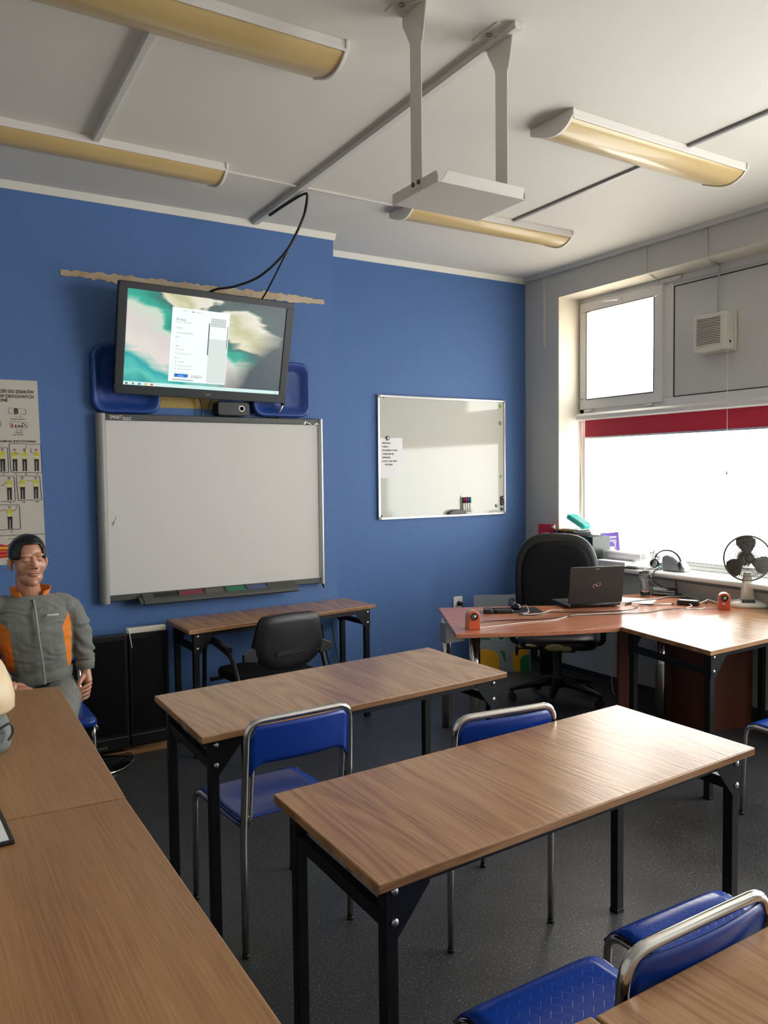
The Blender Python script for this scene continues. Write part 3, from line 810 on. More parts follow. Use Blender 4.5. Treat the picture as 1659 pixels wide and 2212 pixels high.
# blue shells left and right behind the monitor
def shell(name, label, x0, x1, z0, z1):
    t = thing(name, label, 'wall panel', ((x0 + x1) / 2, YB, z0), 0, None)
    hx = (x1 - x0) / 2; h = z1 - z0
    b = MB()
    def ring(d, y): return [(px, y, pz) for px, pz in rrect(-hx + d, hx - d, d, h - d, max(.02, .07 - d * .4), 6)]
    b.loft([ring(0, -.0), ring(0, -.052), ring(.006, -.06), ring(.018, -.06), ring(.045, -.03), ring(.07, -.022)], cap=True)
    b.build('shell', 'shell_blue', t)
    return t
shell('moulded_blue_shell', 'blue plastic shell on the wall left behind the monitor', -.100, .296, 1.985, 2.385)
shell('moulded_blue_shell', 'speckled blue plastic shell on the wall right behind the monitor', .893, 1.300, 1.99, 2.350)
b = MB(); b.box(.30, .68, YB - .006, YB - .001, 2.028, 2.30); tag(b.build('cardboard_sheet', 'cardboard'), 'tan cardboard sheet on the wall under the monitor', 'cardboard')
# black media box with ring emblem
mb_ = thing('media_player', 'black box with a white ring emblem between the monitor and the board', 'media player', (.745, YB - .06, 1.985))
b = MB(); b.prism(rrect(-.105, .105, 0, .085, .02), -.042, .05, 'XZ'); b.build('case', 'black_plastic', mb_, bevel=.004)
b = MB(); b.lathe([(.013, 0), (.015, .001), (.019, .001), (.020, 0)], (.052, -.0425, .045), 24, axis=(0, -1, 0)); b.box(.028, .040, -.0435, -.042, .058, .061); b.build('emblem', 'white_print', mb_)

# cables hanging from the ceiling to the monitor
def cable(label, pts, r=.006, mt='cable', name='cable', k=10, group=None, cat='cable'):
    b = MB(); b.tube(spline(pts, k), r, 8); o = b.build(name, mt); tag(o, label, cat, group); return o
cable('thicker black cable hanging from the ceiling channel to the monitor', [(.948, -.62, ZC - .028), (.95, -.85, ZC - .027), (.962, -1.07, ZC - .028), (.975, -1.09, ZC - .05), (.991, -1.0, 3.106), (.931, -.9, 2.936), (.815, -.78, 2.800), (.690, -.68, 2.742), (.600, -.60, 2.730), (.56, -.545, 2.70), (.55, -.50, 2.62)], .0075)
cable('thinner black cable dropping steeply from the ceiling to the monitor', [(.975, -1.09, ZC - .026), (.992, -1.03, 3.16), (.991, -.97, 3.087), (.950, -.8, 2.906), (.905, -.64, 2.735), (.88, -.53, 2.66), (.87, -.50, 2.60)], .0055)
cable('black cable drooping under the monitor beside the cardboard', [(.52, -.43, 2.16), (.545, -.42, 2.08), (.560, -.415, 2.03), (.555, -.41, 1.97)], .005)
cable('black cable from the media player along the board top', [(.62, -.43, 2.10), (.60, -.43, 2.04), (.60, -.43, 1.995)], .005)
cable('thin black lead from the media player to the strut', [(.852, -.40, 2.01), (.92, -.42, 2.005), (1.0, -.42, 1.992), (1.06, -.41, 1.985)], .0035)

# ---------------------------------------------------------------- poster of traffic gestures
po = thing('wall_poster', 'tall Polish road sign and traffic police poster on the blue wall', 'poster', (-.72, YB - .004, 1.123))
b = MB(); b.add([(-.33, 0, .0), (.352, 0, 0), (.333, 0, 1.032), (-.35, 0, 1.03), (-.33, .003, .0), (.352, .003, 0), (.333, .003, 1.032), (-.35, .003, 1.03)], [(0, 1, 2, 3), (7, 6, 5, 4), (0, 4, 5, 1), (1, 5, 6, 2), (2, 6, 7, 3), (3, 7, 4, 0)])
b.build('sheet', 'poster', po)
pmats = ['black_print', 'hivis', 'red_print', 'skin_print', 'yellow_print', 'white_print']
def Q(a, c):      # reading positions on the sheet
    return (-.582 + a / 5.146 * .00243 + .72, (2.155 - (c / 5.146 - 2.5) * .00264) - 1.123)
b = MB()
def ptxt(s_, a, c_, size, al='LEFT', wd=None, m=0, bold=0):
    x, z = Q(a, c_); b.text(s_, size, (x, -.0008, z), (1, 0, 0), (0, 0, 1), m, .0004, al, 0, wd, bold)
ptxt('TABLICZKI DO ZNAKÓW', 372, 160 - 5, .0250, 'RIGHT', .238, bold=.0006); ptxt('I SYGNAŁÓW DROGOWYCH', 372, 212 - 5, .0250, 'RIGHT', .282, bold=.0006); ptxt('UZUPEŁNIONE', 84, 252, .0250, 'RIGHT', .145, bold=.0006)
ptxt('B', 146, 376, .040, bold=.002); ptxt('T - 21', 160, 420, .014); ptxt('Kategoria hamow.', 108, 444, .0105)
ptxt('s.o.s.', 150, 522, .024, bold=.001); ptxt('T - 33', 162, 570, .014); ptxt('Tabliczka', 152, 590, .0105); ptxt('syg. awaryjny', 130, 612, .0105)
ptxt('KIEROWANIE RUCHEM NA SKRZYŻOWANIU', 382, 690, .0165, 'RIGHT', .312, bold=.0004)
for s_, a, c_ in (('3c', 0, 1044), ('4a', 135, 1044), ('4b', 243, 1044), ('4c', 368, 1044), ('9b', 60, 1354), ('10a', 204, 1352), ('10b', 350, 1352), ('13b', 56, 1668)): ptxt(s_, a, c_, .0125)
ptxt('Kolory i znaki przeznaczone dla osób uprawnionych do wydawania poleceń', 440, 1708, .0085, 'RIGHT'); ptxt('w zakresie kierowania ruchem na drodze', 342, 1745, .0085, 'RIGHT')
ptxt('narzutka', 5, 1980, .0125); ptxt('przód', 5, 2012, .0125)
def pline(pts, r=.0014, m=0, closed=False):
    P = [(Q(a, c_)[0], -.0012, Q(a, c_)[1]) for a, c_ in pts]
    b.tube(fillet(P, .008, 3, closed), r, 4, m, closed)
pline([(90, 318), (278, 324), (278, 386), (90, 380)], .0008, 0, True); pline([(100, 464), (290, 470), (290, 536), (100, 530)], .0008, 0, True); pline([(-90, 460), (4, 464), (4, 526), (-90, 522)], .0008, 0, True)
pline([(-60, 742), (66, 748), (70, 1022), (-60, 1010)], .0014, 0, True); pline([(84, 704), (432, 710), (438, 1022), (96, 1018)], .0014, 0, True)
pline([(-60, 1052), (128, 1058), (132, 1332), (-60, 1330)], .0014, 0, True); pline([(150, 1056), (408, 1058), (424, 1325), (162, 1326)], .0014, 0, True); pline([(-60, 1366), (172, 1372), (180, 1640), (-60, 1638)], .0014, 0, True)
def flat(poly, m, y=-.001):
    P = [Q(a, c_) for a, c_ in poly]
    b.add([(x, y, z) for x, z in P], [tuple(range(len(P)))], m)
def officer(cx, top, h, arm):
    s_ = h / 245.; X = lambda d: cx + d * s_; Y = lambda d: top + d * s_
    k = random.Random(cx).choice((1, 1, -1))
    flat([(X(-17), Y(8)), (X(17), Y(6)), (X(18), Y(0)), (X(-14), Y(-2))], 0); flat([(X(-10), Y(8)), (X(12), Y(8)), (X(10), Y(30)), (X(-8), Y(30))], 3)
    flat([(X(-26), Y(40)), (X(-10), Y(30)), (X(12), Y(30)), (X(28), Y(40)), (X(30), Y(110)), (X(-28), Y(110))], 1)
    flat([(X(-28), Y(78)), (X(30), Y(78)), (X(30), Y(84)), (X(-28), Y(84))], 5, -.0014); flat([(X(-28), Y(96)), (X(30), Y(96)), (X(30), Y(102)), (X(-28), Y(102))], 5, -.0014)
    flat([(X(-26), Y(110)), (X(28), Y(110)), (X(24), Y(235)), (X(4), Y(235)), (X(2), Y(140)), (X(-6), Y(140)), (X(-6), Y(235)), (X(-22), Y(235))], 0)
    flat([(X(-26), Y(235)), (X(-4), Y(235)), (X(-4), Y(245)), (X(-30), Y(245))], 0); flat([(X(4), Y(235)), (X(26), Y(235)), (X(32), Y(245)), (X(4), Y(245))], 0)
    if arm: pline([(X(x_), Y(y_)) for x_, y_ in arm], .0022, 1 if len(arm) == 2 else 3)
officer(8, 760, 245, None); officer(140, 764, 240, [(0, 45), (40, 48), (55, 60)]); officer(246, 764, 240, [(6, 40), (22, -28), (40, -38)]); officer(378, 764, 240, [(-20, 48), (-58, 40), (-60, -12)])
officer(70, 1072, 245, [(-24, 50), (-60, 80), (-80, 92)]); officer(214, 1070, 242, [(-22, 42), (-28, 60)]); officer(362, 1072, 236, [(-16, 46), (-100, 34)])
officer(66, 1388, 245, [(-24, 46), (-60, 30), (-90, 46)]); pline([(92, 1430), (128, 1440), (148, 1388)], .0022, 3)
flat([(118, 482), (130, 482), (134, 525), (114, 525)], 2); pline([(228, 480), (258, 488), (276, 520)], .002)
flat([(-60, 1790), (20, 1812), (60, 1790), (90, 1800), (96, 1940), (-60, 1948)], 2); flat([(-60, 1824), (76, 1826), (76, 1852), (-60, 1852)], 4, -.0014); flat([(-60, 1872), (96, 1870), (96, 1875), (-60, 1877)], 4, -.0014); flat([(-60, 1915), (96, 1910), (96, 1915), (-60, 1920)], 4, -.0014)
pline([(-60, 2068), (100, 2072)], .0006, 2)
b.build('print', pmats, po)

# ---------------------------------------------------------------- small whiteboard in the recess
wx0, wx1, wz0, wz1 = 2.068, 3.320, 1.257, 2.210
wbd = thing('whiteboard', 'magnetic whiteboard in aluminium frame on the recessed blue wall', 'whiteboard', (2.694, YR, wz0))
def L4(b): b.T = Matrix.Translation((-2.694, -YR, -wz0)); return b
b = L4(MB()); b.box(wx0 + .006, wx1 - .006, YR - .014, YR - .001, wz0 + .006, wz1 - .006); b.build('writing_surface', 'enamel', wbd)
b = L4(MB())
for a0, a1, c0, c1 in ((wx0, wx1, wz1 - .016, wz1), (wx0, wx1, wz0, wz0 + .016), (wx0, wx0 + .016, wz0, wz1), (wx1 - .016, wx1, wz0, wz1)): b.box(a0, a1, YR - .022, YR - .0005, c0, c1)
b.build('frame', 'alu', wbd, bevel=.002)
for x in (wx0 - .001, wx1 - .021):
    for z in (wz0 - .001, wz1 - .021): b = L4(MB()); b.box(x, x + .022, YR - .024, YR - .0005, z, z + .022); b.build('corner_cap', 'board_grey', wbd, bevel=.002)
# things on it
nt = thing('notice_sheet', 'white paper notice with a first aid date under a magnet on the whiteboard', 'notice', (2.184, YR - .0158, 1.575))
b = MB(); b.add([(-.109, 0, 0), (.109, 0, .002), (.104, 0, .309), (-.108, 0, .305), (-.109, .001, 0), (.109, .001, .002), (.104, .001, .309), (-.108, .001, .305)], [(0, 1, 2, 3), (7, 6, 5, 4), (0, 4, 5, 1), (1, 5, 6, 2), (2, 6, 7, 3), (3, 7, 4, 0)]); b.build('sheet', 'paper', nt)
b = MB()
for k, s_ in enumerate(('PIERWSZA', 'POMOC', 'PRZEDMEDYCZNA', 'ODBĘDZIE SIĘ', '01/04/2025', 'GODZ 16.00-18.00')): b.text(s_, .0165, (-.080, -.0008, .262 - k * .0275), (1, 0, 0), (0, 0, 1), bold=.0003)
b.text('WTOREK', .0165, (-.055, -.0008, .262 - 6 * .0275), (1, 0, 0), (0, 0, 1), bold=.0003)
b.build('printed_text', 'black_print', nt)
def magnet(label, x, z, r, mt, dot=None):
    t = thing('board_magnet', label, 'magnet', (x, YR - .0155, z)); b = MB(); b.lathe([(r, 0), (r, .005), (r * .8, .008)], (0, 0, 0), 20, axis=(0, -1, 0)); b.build('disc', mt, t)
    b = MB(); b.lathe([(r * .62, 0), (r * .62, .001)], (0, -.008, 0), 16, axis=(0, -1, 0)); b.prism([(-.002, -r * .4), (r * .4, -r * .1), (-.001, r * .45)], -.0095, -.0085, 'XZ', 1); b.build('face', [dot or mt, 'black_print'], t)
    return t
lime = mat('lime_plastic', (158, 196, 62), .35); pinkish = mat('pale_badge', (206, 190, 196), .35); navy = mat('navy_plastic', (34, 48, 74), .35)
magnet('magnet holding the paper notice at its top', 2.155, 1.880, .017, 'board_dark', 'white_print')
magnet('lime magnet at the upper right of the whiteboard', 3.268, 2.160, .011, lime)
magnet('round badge magnet under the upper lime one', 3.270, 2.020, .015, 'board_grey', pinkish)
magnet('lime magnet halfway down the right edge of the whiteboard', 3.270, 1.575, .011, lime)
magnet('round badge magnet at the lower right of the whiteboard', 3.224, 1.330, .014, 'board_grey', pinkish)
magnet('navy magnet in the lower right corner of the whiteboard', 3.280, 1.300, .013, navy)
b = MB(); b.lathe([(.004, 0), (.004, .004)], (2.124, YR - .0145, 2.190), 10, axis=(0, -1, 0)); tag(b.build('board_magnet', 'black_print'), 'tiny black dot magnet at the upper left of the whiteboard', 'magnet')
b = MB(); b.lathe([(.007, 0), (.006, .006)], (2.094, YR - .0145, 1.283), 10, axis=(0, -1, 0)); tag(b.build('board_magnet', 'black_print'), 'small black magnet at the lower left corner of the whiteboard', 'magnet')
kk = thing('keychain_magnet', 'dark keychain shaped magnet hanging at the right frame of the whiteboard', 'magnet', (3.282, YR - .016, 1.36))
b = MB(); b.prism(rrect(-.016, .016, -.03, .05, .012), -.012, 0, 'XZ'); b.build('fob', 'black_plastic', kk, bevel=.002)
b = MB(); b.ell((.004, -.014, .034), (.013, .008, .012)); b.ell((.008, -.014, .008), (.010, .008, .010)); b.build('figure', 'dull_steel', kk)
mk = thing('marker_holder', 'white holder with four coloured markers on the whiteboard', 'marker holder', (2.900, YR - .016, 1.278))
b = MB(); b.box(-.048, .048, -.004, 0, .0, .145); b.box(-.048, .048, -.03, 0, 0, .006); b.tube([(.045, -.028, .004), (.045, -.028, .03)], .003, 6); b.build('holder_back', 'white_plastic', mk, bevel=.001)
for k, cc in enumerate(((30, 36, 40), (196, 24, 60), (24, 70, 150), (20, 120, 100))):
    x = -.034 + k * .0225
    b = MB(); b.cyl((x, -.017, .008), (x, -.017, .085), .0085, n=12); b.cyl((x, -.017, .085), (x, -.017, .132), .0095, .0085, n=12, m=1)
    tag(b.build('board_marker', ['white_plastic', mat('marker_cap_%d' % k, cc, .35)], None, loc=(2.900, YR - .016, 1.278)), ('white marker with a %s cap in the whiteboard holder' % ('black', 'red', 'blue', 'green')[k]), 'marker')
er = MB()
er.prism([(2.705, wz0 + .018), (2.875, wz0 + .018), (2.872, wz0 + .042), (2.80, wz0 + .056), (2.74, wz0 + .05), (2.712, wz0 + .036)], YR - .062, YR - .018, 'XZ')
tag(er.build('board_eraser', 'board_dark', bevel=.005), 'dark board eraser on the lower whiteboard frame', 'eraser')
# ================================================================== folding tables
def make_table(label, q, zt=.745, top='oak', group='folding classroom tables', th=.024, inset=(.055, .05), name='folding_table'):
    """q: near-left, near-right, far-right, far-left corners of the top"""
    q = [Vector((*p, 0)) for p in q]; c = sum(q, Vector()) / 4
    t = thing(name, label, 'table', (c.x, c.y, 0), 0, group)
    q = [p - c for p in q]
    def P(u, v, z):      # u along the length 0..1, v depth 0..1
        p = (q[0] * (1 - u) + q[1] * u) * (1 - v) + (q[3] * (1 - u) + q[2] * u) * v
        return Vector((p.x, p.y, z))
    Lx = (q[1] - q[0]).length; Ly = (q[3] - q[0]).length
    du, dv = inset[0] / Lx, inset[1] / Ly
    b = MB(); b.hexa([P(0, 0, zt - th), P(1, 0, zt - th), P(1, 1, zt - th), P(0, 1, zt - th)], [P(0, 0, zt), P(1, 0, zt), P(1, 1, zt), P(0, 1, zt)])
    o = b.build('tabletop', [top, 'oak_edge'], t, bevel=.0035)
    for p in o.data.polygons:
        if abs(p.normal.z) < .5: p.material_index = 1
    lw = .034
    for u in (du, 1 - du):
        for v in (dv, 1 - dv):
            b = MB(); b.bar(P(u, v, .012), P(u, v, zt - th), lw, lw, upv=(0, 1, 0)); b.bar(P(u, v, 0), P(u, v, .014), lw + .004, lw + .004, upv=(0, 1, 0))
            b.build('leg', 'black_metal', t, bevel=.003)
    for v in (dv, 1 - dv):
        b = MB(); b.bar(P(du * .6, v, zt - th - .016), P(1 - du * .6, v, zt - th - .016), .022, .030); b.build('side_rail', 'black_metal', t, bevel=.002)
    for u in (du, 1 - du):
        b = MB(); b.bar(P(u, dv, zt - .118), P(u, 1 - dv, zt - .118), .026, .034); b.build('cross_bar', 'black_metal', t, bevel=.002)
    for u, sg in ((du, 1), (1 - du, -1)):
        for v, sv in ((dv, -1), (1 - dv, 1)):
            k = P(u, v, 0); yy = k.y + sv * (lw / 2 + .0015); x0 = k.x - sg * lw / 2
            b = MB(); b.prism([(x0, zt - th - .002), (x0 + sg * .115, zt - th - .002), (x0 + sg * .115, zt - th - .025), (x0 + sg * .032, zt - .15), (x0, zt - .15)], min(yy, yy + sv * .003), max(yy, yy + sv * .003), 'XZ')
            g = b.build('corner_plate', 'black_metal', t)
            for zz in (.045, .115):
                b = MB(); b.lathe([(.010, 0), (.0095, .003), (.006, .006), (.0, .007)], (k.x + sg * .004, yy + sv * .003, zt - zz), 14, axis=(0, sv, 0)); b.build('rivet', 'rivet', g)
    return t
make_table('oak folding table in front, nearest to the camera in the middle', [(-.268, -3.890), (1.159, -3.803), (1.159, -3.240), (-.258, -3.318)])
make_table('oak folding table in the second row with a blue chair at its near side', [(-.267, -2.755), (1.140, -2.637), (1.142, -2.030), (-.256, -2.154)])
make_table('oak folding table standing along the blue wall under the interactive board', [(.278, -.932), (1.599, -.758), (1.575, -.380), (.276, -.500)], inset=(.055, .045))
make_table('oak table at the far left in front of the seated training dummy', [(-1.190, -3.085), (-.603, -3.121), (-.547, -1.785), (-1.150, -1.690)], top='oak_left', inset=(.08, .07))
make_table('oak table in the left foreground, nearest the camera', [(-1.210, -4.430), (-.622, -4.430), (-.6045, -3.127), (-1.192, -3.091)], top='oak_left', inset=(.08, .07))
make_table('oak folding table at the right against the red-brown desk', [(2.195, -2.872), (3.450, -2.800), (3.490, -2.285), (2.312, -2.212)], zt=.748, inset=(.055, .05))
make_table('oak table in the lower right corner behind the two blue chairs', [(-.183, -5.02), (1.24, -5.0), (1.23, -4.405), (-.187, -4.428)])
make_table('sliver of an oak table at the bottom edge left of the seam', [(-.60, -5.02), (-.191, -5.02), (-.193, -4.424), (-.60, -4.40)])

# ================================================================== blue tube chairs
def make_chair(loc, rotz, label, group='blue tube-frame classroom chairs'):
    t = thing('classroom_chair', label, 'chair', loc, rotz, group)
    hw = .205; r = .0118
    # outer tube: rear feet up to the back hoop
    b = MB()
    path = [(-hw, .0, .0), (-hw, .0, .40), (-hw + .004, -.012, .60), (-hw + .008, -.028, .80), (hw - .008, -.028, .80), (hw - .004, -.012, .60), (hw, .0, .40), (hw, .0, .0)]
    pts = [Vector(p) for p in path]
    top = fillet(pts, .055, 8)
    b.tube(top, r, 12); b.build('outer_tube_frame', 'chrome', t)
    # inner tube: front feet, along the seat, up to the lower back hoop
    iw = hw - .026
    b = MB()
    path = [(-hw, .455, .0), (-hw, .435, .432), (-iw, .06, .418), (-iw, .012, .45), (-iw + .004, -.012, .672), (iw - .004, -.012, .672), (iw, .012, .45), (iw, .06, .418), (hw, .435, .432), (hw, .455, .0)]
    b.tube(fillet(path, .05, 8), r * .92, 12)
    b.build('inner_tube_frame', 'chrome', t)
    for s_ in (-1, 1):
        for z in (.47, .54): b = MB(); b.bar((s_ * iw, .004, z), (s_ * hw, .004, z), .012, .012); b.build('tube_clamp', 'chrome', t)
    for x, y in ((-hw, 0), (hw, 0), (-hw, .455), (hw, .455)): b = MB(); b.cyl((x, y, -.0), (x, y, .014), r + .0006, n=12); b.build('foot_cap', 'black_plastic', t)
    # seat shell
    NX, NY = 12, 16; b = MB(); up_ = []; dn = []
    for j in range(NY + 1):
        v = j / NY
        for i in range(NX + 1):
            u = i / NX * 2 - 1
            x = u * (hw - .008); y = .035 + v * .425
            z = .448 - .016 * math.exp(-((v - .42) / .28) ** 2) * (1 - u ** 4) - .004 * (abs(u) ** 6)
            if v > .86: z -= .045 * ((v - .86) / .14) ** 2
            if v < .08: z += .010 * ((.08 - v) / .08)
            up_.append((x, y, z)); dn.append((x, y - (.004 if v > .86 else 0), z - .006))
    K = len(up_)
    b.add(up_ + dn, [(j * (NX + 1) + i, j * (NX + 1) + i + 1, (j + 1) * (NX + 1) + i + 1, (j + 1) * (NX + 1) + i) for j in range(NY) for i in range(NX)] +
          [(K + (j + 1) * (NX + 1) + i, K + (j + 1) * (NX + 1) + i + 1, K + j * (NX + 1) + i + 1, K + j * (NX + 1) + i) for j in range(NY) for i in range(NX)] +
          [(j * (NX + 1), (j + 1) * (NX + 1), K + (j + 1) * (NX + 1), K + j * (NX + 1)) for j in range(NY)] + [((j + 1) * (NX + 1) + NX, j * (NX + 1) + NX, K + j * (NX + 1) + NX, K + (j + 1) * (NX + 1) + NX) for j in range(NY)] +
          [(i + 1, i, K + i, K + i + 1) for i in range(NX)] + [(NY * (NX + 1) + i, NY * (NX + 1) + i + 1, K + NY * (NX + 1) + i + 1, K + NY * (NX + 1) + i) for i in range(NX)], 0, True)
    b.build('seat', 'seat_blue', t)
    # back plate
    b = MB(); f = []; g = []; NX, NZ = 14, 8
    for j in range(NZ + 1):
        w_ = j / NZ
        for i in range(NX + 1):
            u = i / NX * 2 - 1
            x = u * (hw - .010)
            z = .655 + w_ * .132
            cz = min(1, max(0, (abs(u) - .82) / .18)); z = z - cz * cz * (.04 * w_) - (cz * .05) * (1 - w_)
            y = -.020 - .012 * w_ + .004 - .020 * (1 - u * u)
            f.append((x, y + .003, z)); g.append((x, y - .003, z))
    K = len(f)
    b.add(f + g, [(j * (NX + 1) + i + 1, j * (NX + 1) + i, (j + 1) * (NX + 1) + i, (j + 1) * (NX + 1) + i + 1) for j in range(NZ) for i in range(NX)] +
          [(K + (j + 1) * (NX + 1) + i + 1, K + (j + 1) * (NX + 1) + i, K + j * (NX + 1) + i, K + j * (NX + 1) + i + 1) for j in range(NZ) for i in range(NX)] +
          [((j + 1) * (NX + 1), j * (NX + 1), K + j * (NX + 1), K + (j + 1) * (NX + 1)) for j in range(NZ)] + [(j * (NX + 1) + NX, (j + 1) * (NX + 1) + NX, K + (j + 1) * (NX + 1) + NX, K + j * (NX + 1) + NX) for j in range(NZ)] +
          [(i, i + 1, K + i + 1, K + i) for i in range(NX)] + [(NZ * (NX + 1) + i + 1, NZ * (NX + 1) + i, K + NZ * (NX + 1) + i, K + NZ * (NX + 1) + i + 1) for i in range(NX)], 0, True)
    b.build('backrest', 'chair_blue', t)
    return t
def seat_mat():
    m = bpy.data.materials.new('blue_seat_basket_pattern'); N, L, b = nodes_of(m)
    tc = N.new('ShaderNodeTexCoord'); mp = N.new('ShaderNodeMapping'); mp.inputs['Scale'].default_value = (22, 22, 22); mp.inputs['Rotation'].default_value = (0, 0, radians(45))
    br = N.new('ShaderNodeTexBrick'); br.inputs['Scale'].default_value = 1; br.inputs['Mortar Size'].default_value = .035; br.inputs['Brick Width'].default_value = 1.; br.inputs['Row Height'].default_value = .5
    L.new(tc.outputs['Object'], mp.inputs[0]); L.new(mp.outputs[0], br.inputs['Vector'])
    br.inputs['Mortar Smooth'].default_value = .3
    bp = N.new('ShaderNodeBump'); bp.inputs['Strength'].default_value = .35; bp.inputs['Distance'].default_value = .002; bp.invert = True
    L.new(br.outputs['Fac'], bp.inputs['Height']); L.new(bp.outputs[0], b.inputs['Normal'])
    b.inputs['Base Color'].default_value = lin((14, 56, 146)); b.inputs['Roughness'].default_value = .26
    return m
M['seat_blue'] = seat_mat()
ch = make_chair((.048, -2.822, 0), radians(2.5), 'blue chair in front of the left half of the second-row table')
dup(ch, (.645, -3.195, 0), radians(-6.5), 'blue chair pushed under the far side of the front table')
dup(ch, (.105, -4.375, 0), radians(.5), 'blue chair in the lower right foreground, its whole back hoop in view')
dup(ch, (.610, -4.335, 0), radians(-1), 'blue chair cut by the right frame edge beside the foreground one')
dup(ch, (2.435, -3.475, 0), 0, 'blue chair at the right edge behind the front table')

# ================================================================== black armchair at the back table
ac = thing('visitor_armchair', 'black armchair with a rounded plastic back at the table under the board', 'armchair', (.755, -.92, 0), radians(5))
r = .0135
for s_ in (-1, 1):
    b = MB(); x = s_ * .30
    b.tube(fillet([(x, .26, .0), (x, .23, .43), (x * 1.02, .21, .62), (x * 1.02, .10, .655), (x * .97, -.12, .60), (x * .94, -.20, .44), (x * .93, -.23, 0)], .045, 7), r, 12)
    b.build('side_frame', 'black_metal', ac)
    b = MB(); b.tube(fillet([(x * 1.02, .215, .60), (x * 1.02, .205, .668), (x * 1.0, .02, .655), (x * .97, -.10, .63)], .03, 6), .021, 12, flat=.8)
    b.build('armrest', 'black_plastic', ac)
b = MB(); b.prism(rrect(-.235, .235, -.21, .24, .07), .415, .47, 'XY'); b.build('seat', 'black_fabric', ac, bevel=.02, seg=3)
for yy_ in (-.16, .18): b = MB(); b.tube([(-.285, yy_, .41), (.285, yy_, .41)], .011, 10); b.build('stretcher', 'black_metal', ac)
def back_poly():
    pts = []
    half = [(.0, .508), (.07, .512), (.13, .53), (.185, .565), (.215, .61), (.222, .66), (.210, .72), (.198, .765), (.188, .80), (.165, .825), (.12, .832), (0, .836)]
    return [(x, z) for x, z in half] + [(-x, z) for x, z in half[::-1][1:-1]]
bp_ = back_poly()
def bk(d, y, zc=.67):
    out = []
    for x, z in bp_:
        k = 1 - d; xx, zz = x * k, zc + (z - zc) * k
        out.append((xx, y - .28 * 0 + .35 * xx * xx * 0 - .02 - .22 * xx * xx * -1 - (zz - .5) * .10, zz))
    return out
b = MB(); b.loft([bk(.06, -.215), bk(.0, -.222), bk(.0, -.232), bk(.05, -.244), bk(.3, -.250), bk(.8, -.252)], cap=True)
bo = b.build('backrest_shell', 'black_plastic', ac)
b = MB(); b.loft([bk(.10, -.175), bk(.03, -.185), bk(.02, -.205), bk(.05, -.218)], cap=True); b.build('back_cushion', 'black_fabric', ac)
b = MB()
for k, dz in enumerate((.028, .0, -.026)):
    b.tube(spline([(-.10, -.285, .612 + dz * .25 - .004), (-.02, -.283, .618 + dz * .3), (.06, -.284, .628 + dz * .6), (.11, -.284, .640 + dz)], 6), .0022, 6)
b.build('backrest_ribs', 'black_plastic', bo)
for x in (-.175, .185):
    for z in (.60, .645): b = MB(); b.lathe([(.004, 0), (.003, .003)], (x, -.262 - (z - .5) * .1 + .22 * x * x, z), 8, axis=(0, -1, 0)); b.build('bolt', 'rivet', bo)
for s_ in (-1, 1): b = MB(); b.prism([(s_ * .20, .575), (s_ * .285, .59), (s_ * .285, .63), (s_ * .20, .665)][::s_], -.262, -.235, 'XZ'); b.build('back_bracket', 'black_plastic', ac, bevel=.004)

# ================================================================== red-brown corner desk
dk = thing('corner_desk', 'red-brown corner desk with laptop and cables by the window', 'desk', (2.6, -1.8, 0))
def D_(b): b.T = Matrix.Translation((-2.6, 1.8, 0)); return b
top = [(1.448, -1.847), (1.94, -2.085), (2.300, -2.208), (2.75, -2.232), (3.47, -2.268), (3.47, -1.62), (3.40, -1.46), (3.25, -1.40), (3.02, -1.45), (2.75, -1.50), (2.50, -1.44), (2.30, -1.33), (2.20, -1.275), (1.862, -1.100)]
b = D_(MB()); b.prism(top, .720, .745, 'XY'); o = b.build('desktop', 'cherry', dk, bevel=.004)
b = D_(MB()); b.cyl((1.845, -1.50, .0), (1.845, -1.50, .72), .034, n=24); b.build('round_leg', 'chrome', dk)
b = D_(MB()); b.cyl((1.85, -1.20, .0), (1.85, -1.20, .72), .030, n=24); b.build('round_leg', 'chrome', dk)
b = D_(MB()); b.cyl((3.02, -1.90, 0), (3.02, -1.90, .72), .034, n=24); b.build('round_leg', 'chrome', dk)
b = D_(MB()); b.box(3.325, 3.34, -1.69, -.42, .115, .715); b.build('modesty_panel', 'grey_wall', dk)
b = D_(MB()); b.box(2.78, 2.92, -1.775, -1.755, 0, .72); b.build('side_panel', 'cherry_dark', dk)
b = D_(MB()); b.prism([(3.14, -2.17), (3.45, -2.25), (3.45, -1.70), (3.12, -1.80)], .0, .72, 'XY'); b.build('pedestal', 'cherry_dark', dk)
b = D_(MB()); b.box(1.66, 1.80, -1.46, -1.40, .60, .72); b.build('cable_tray', 'alu', dk)

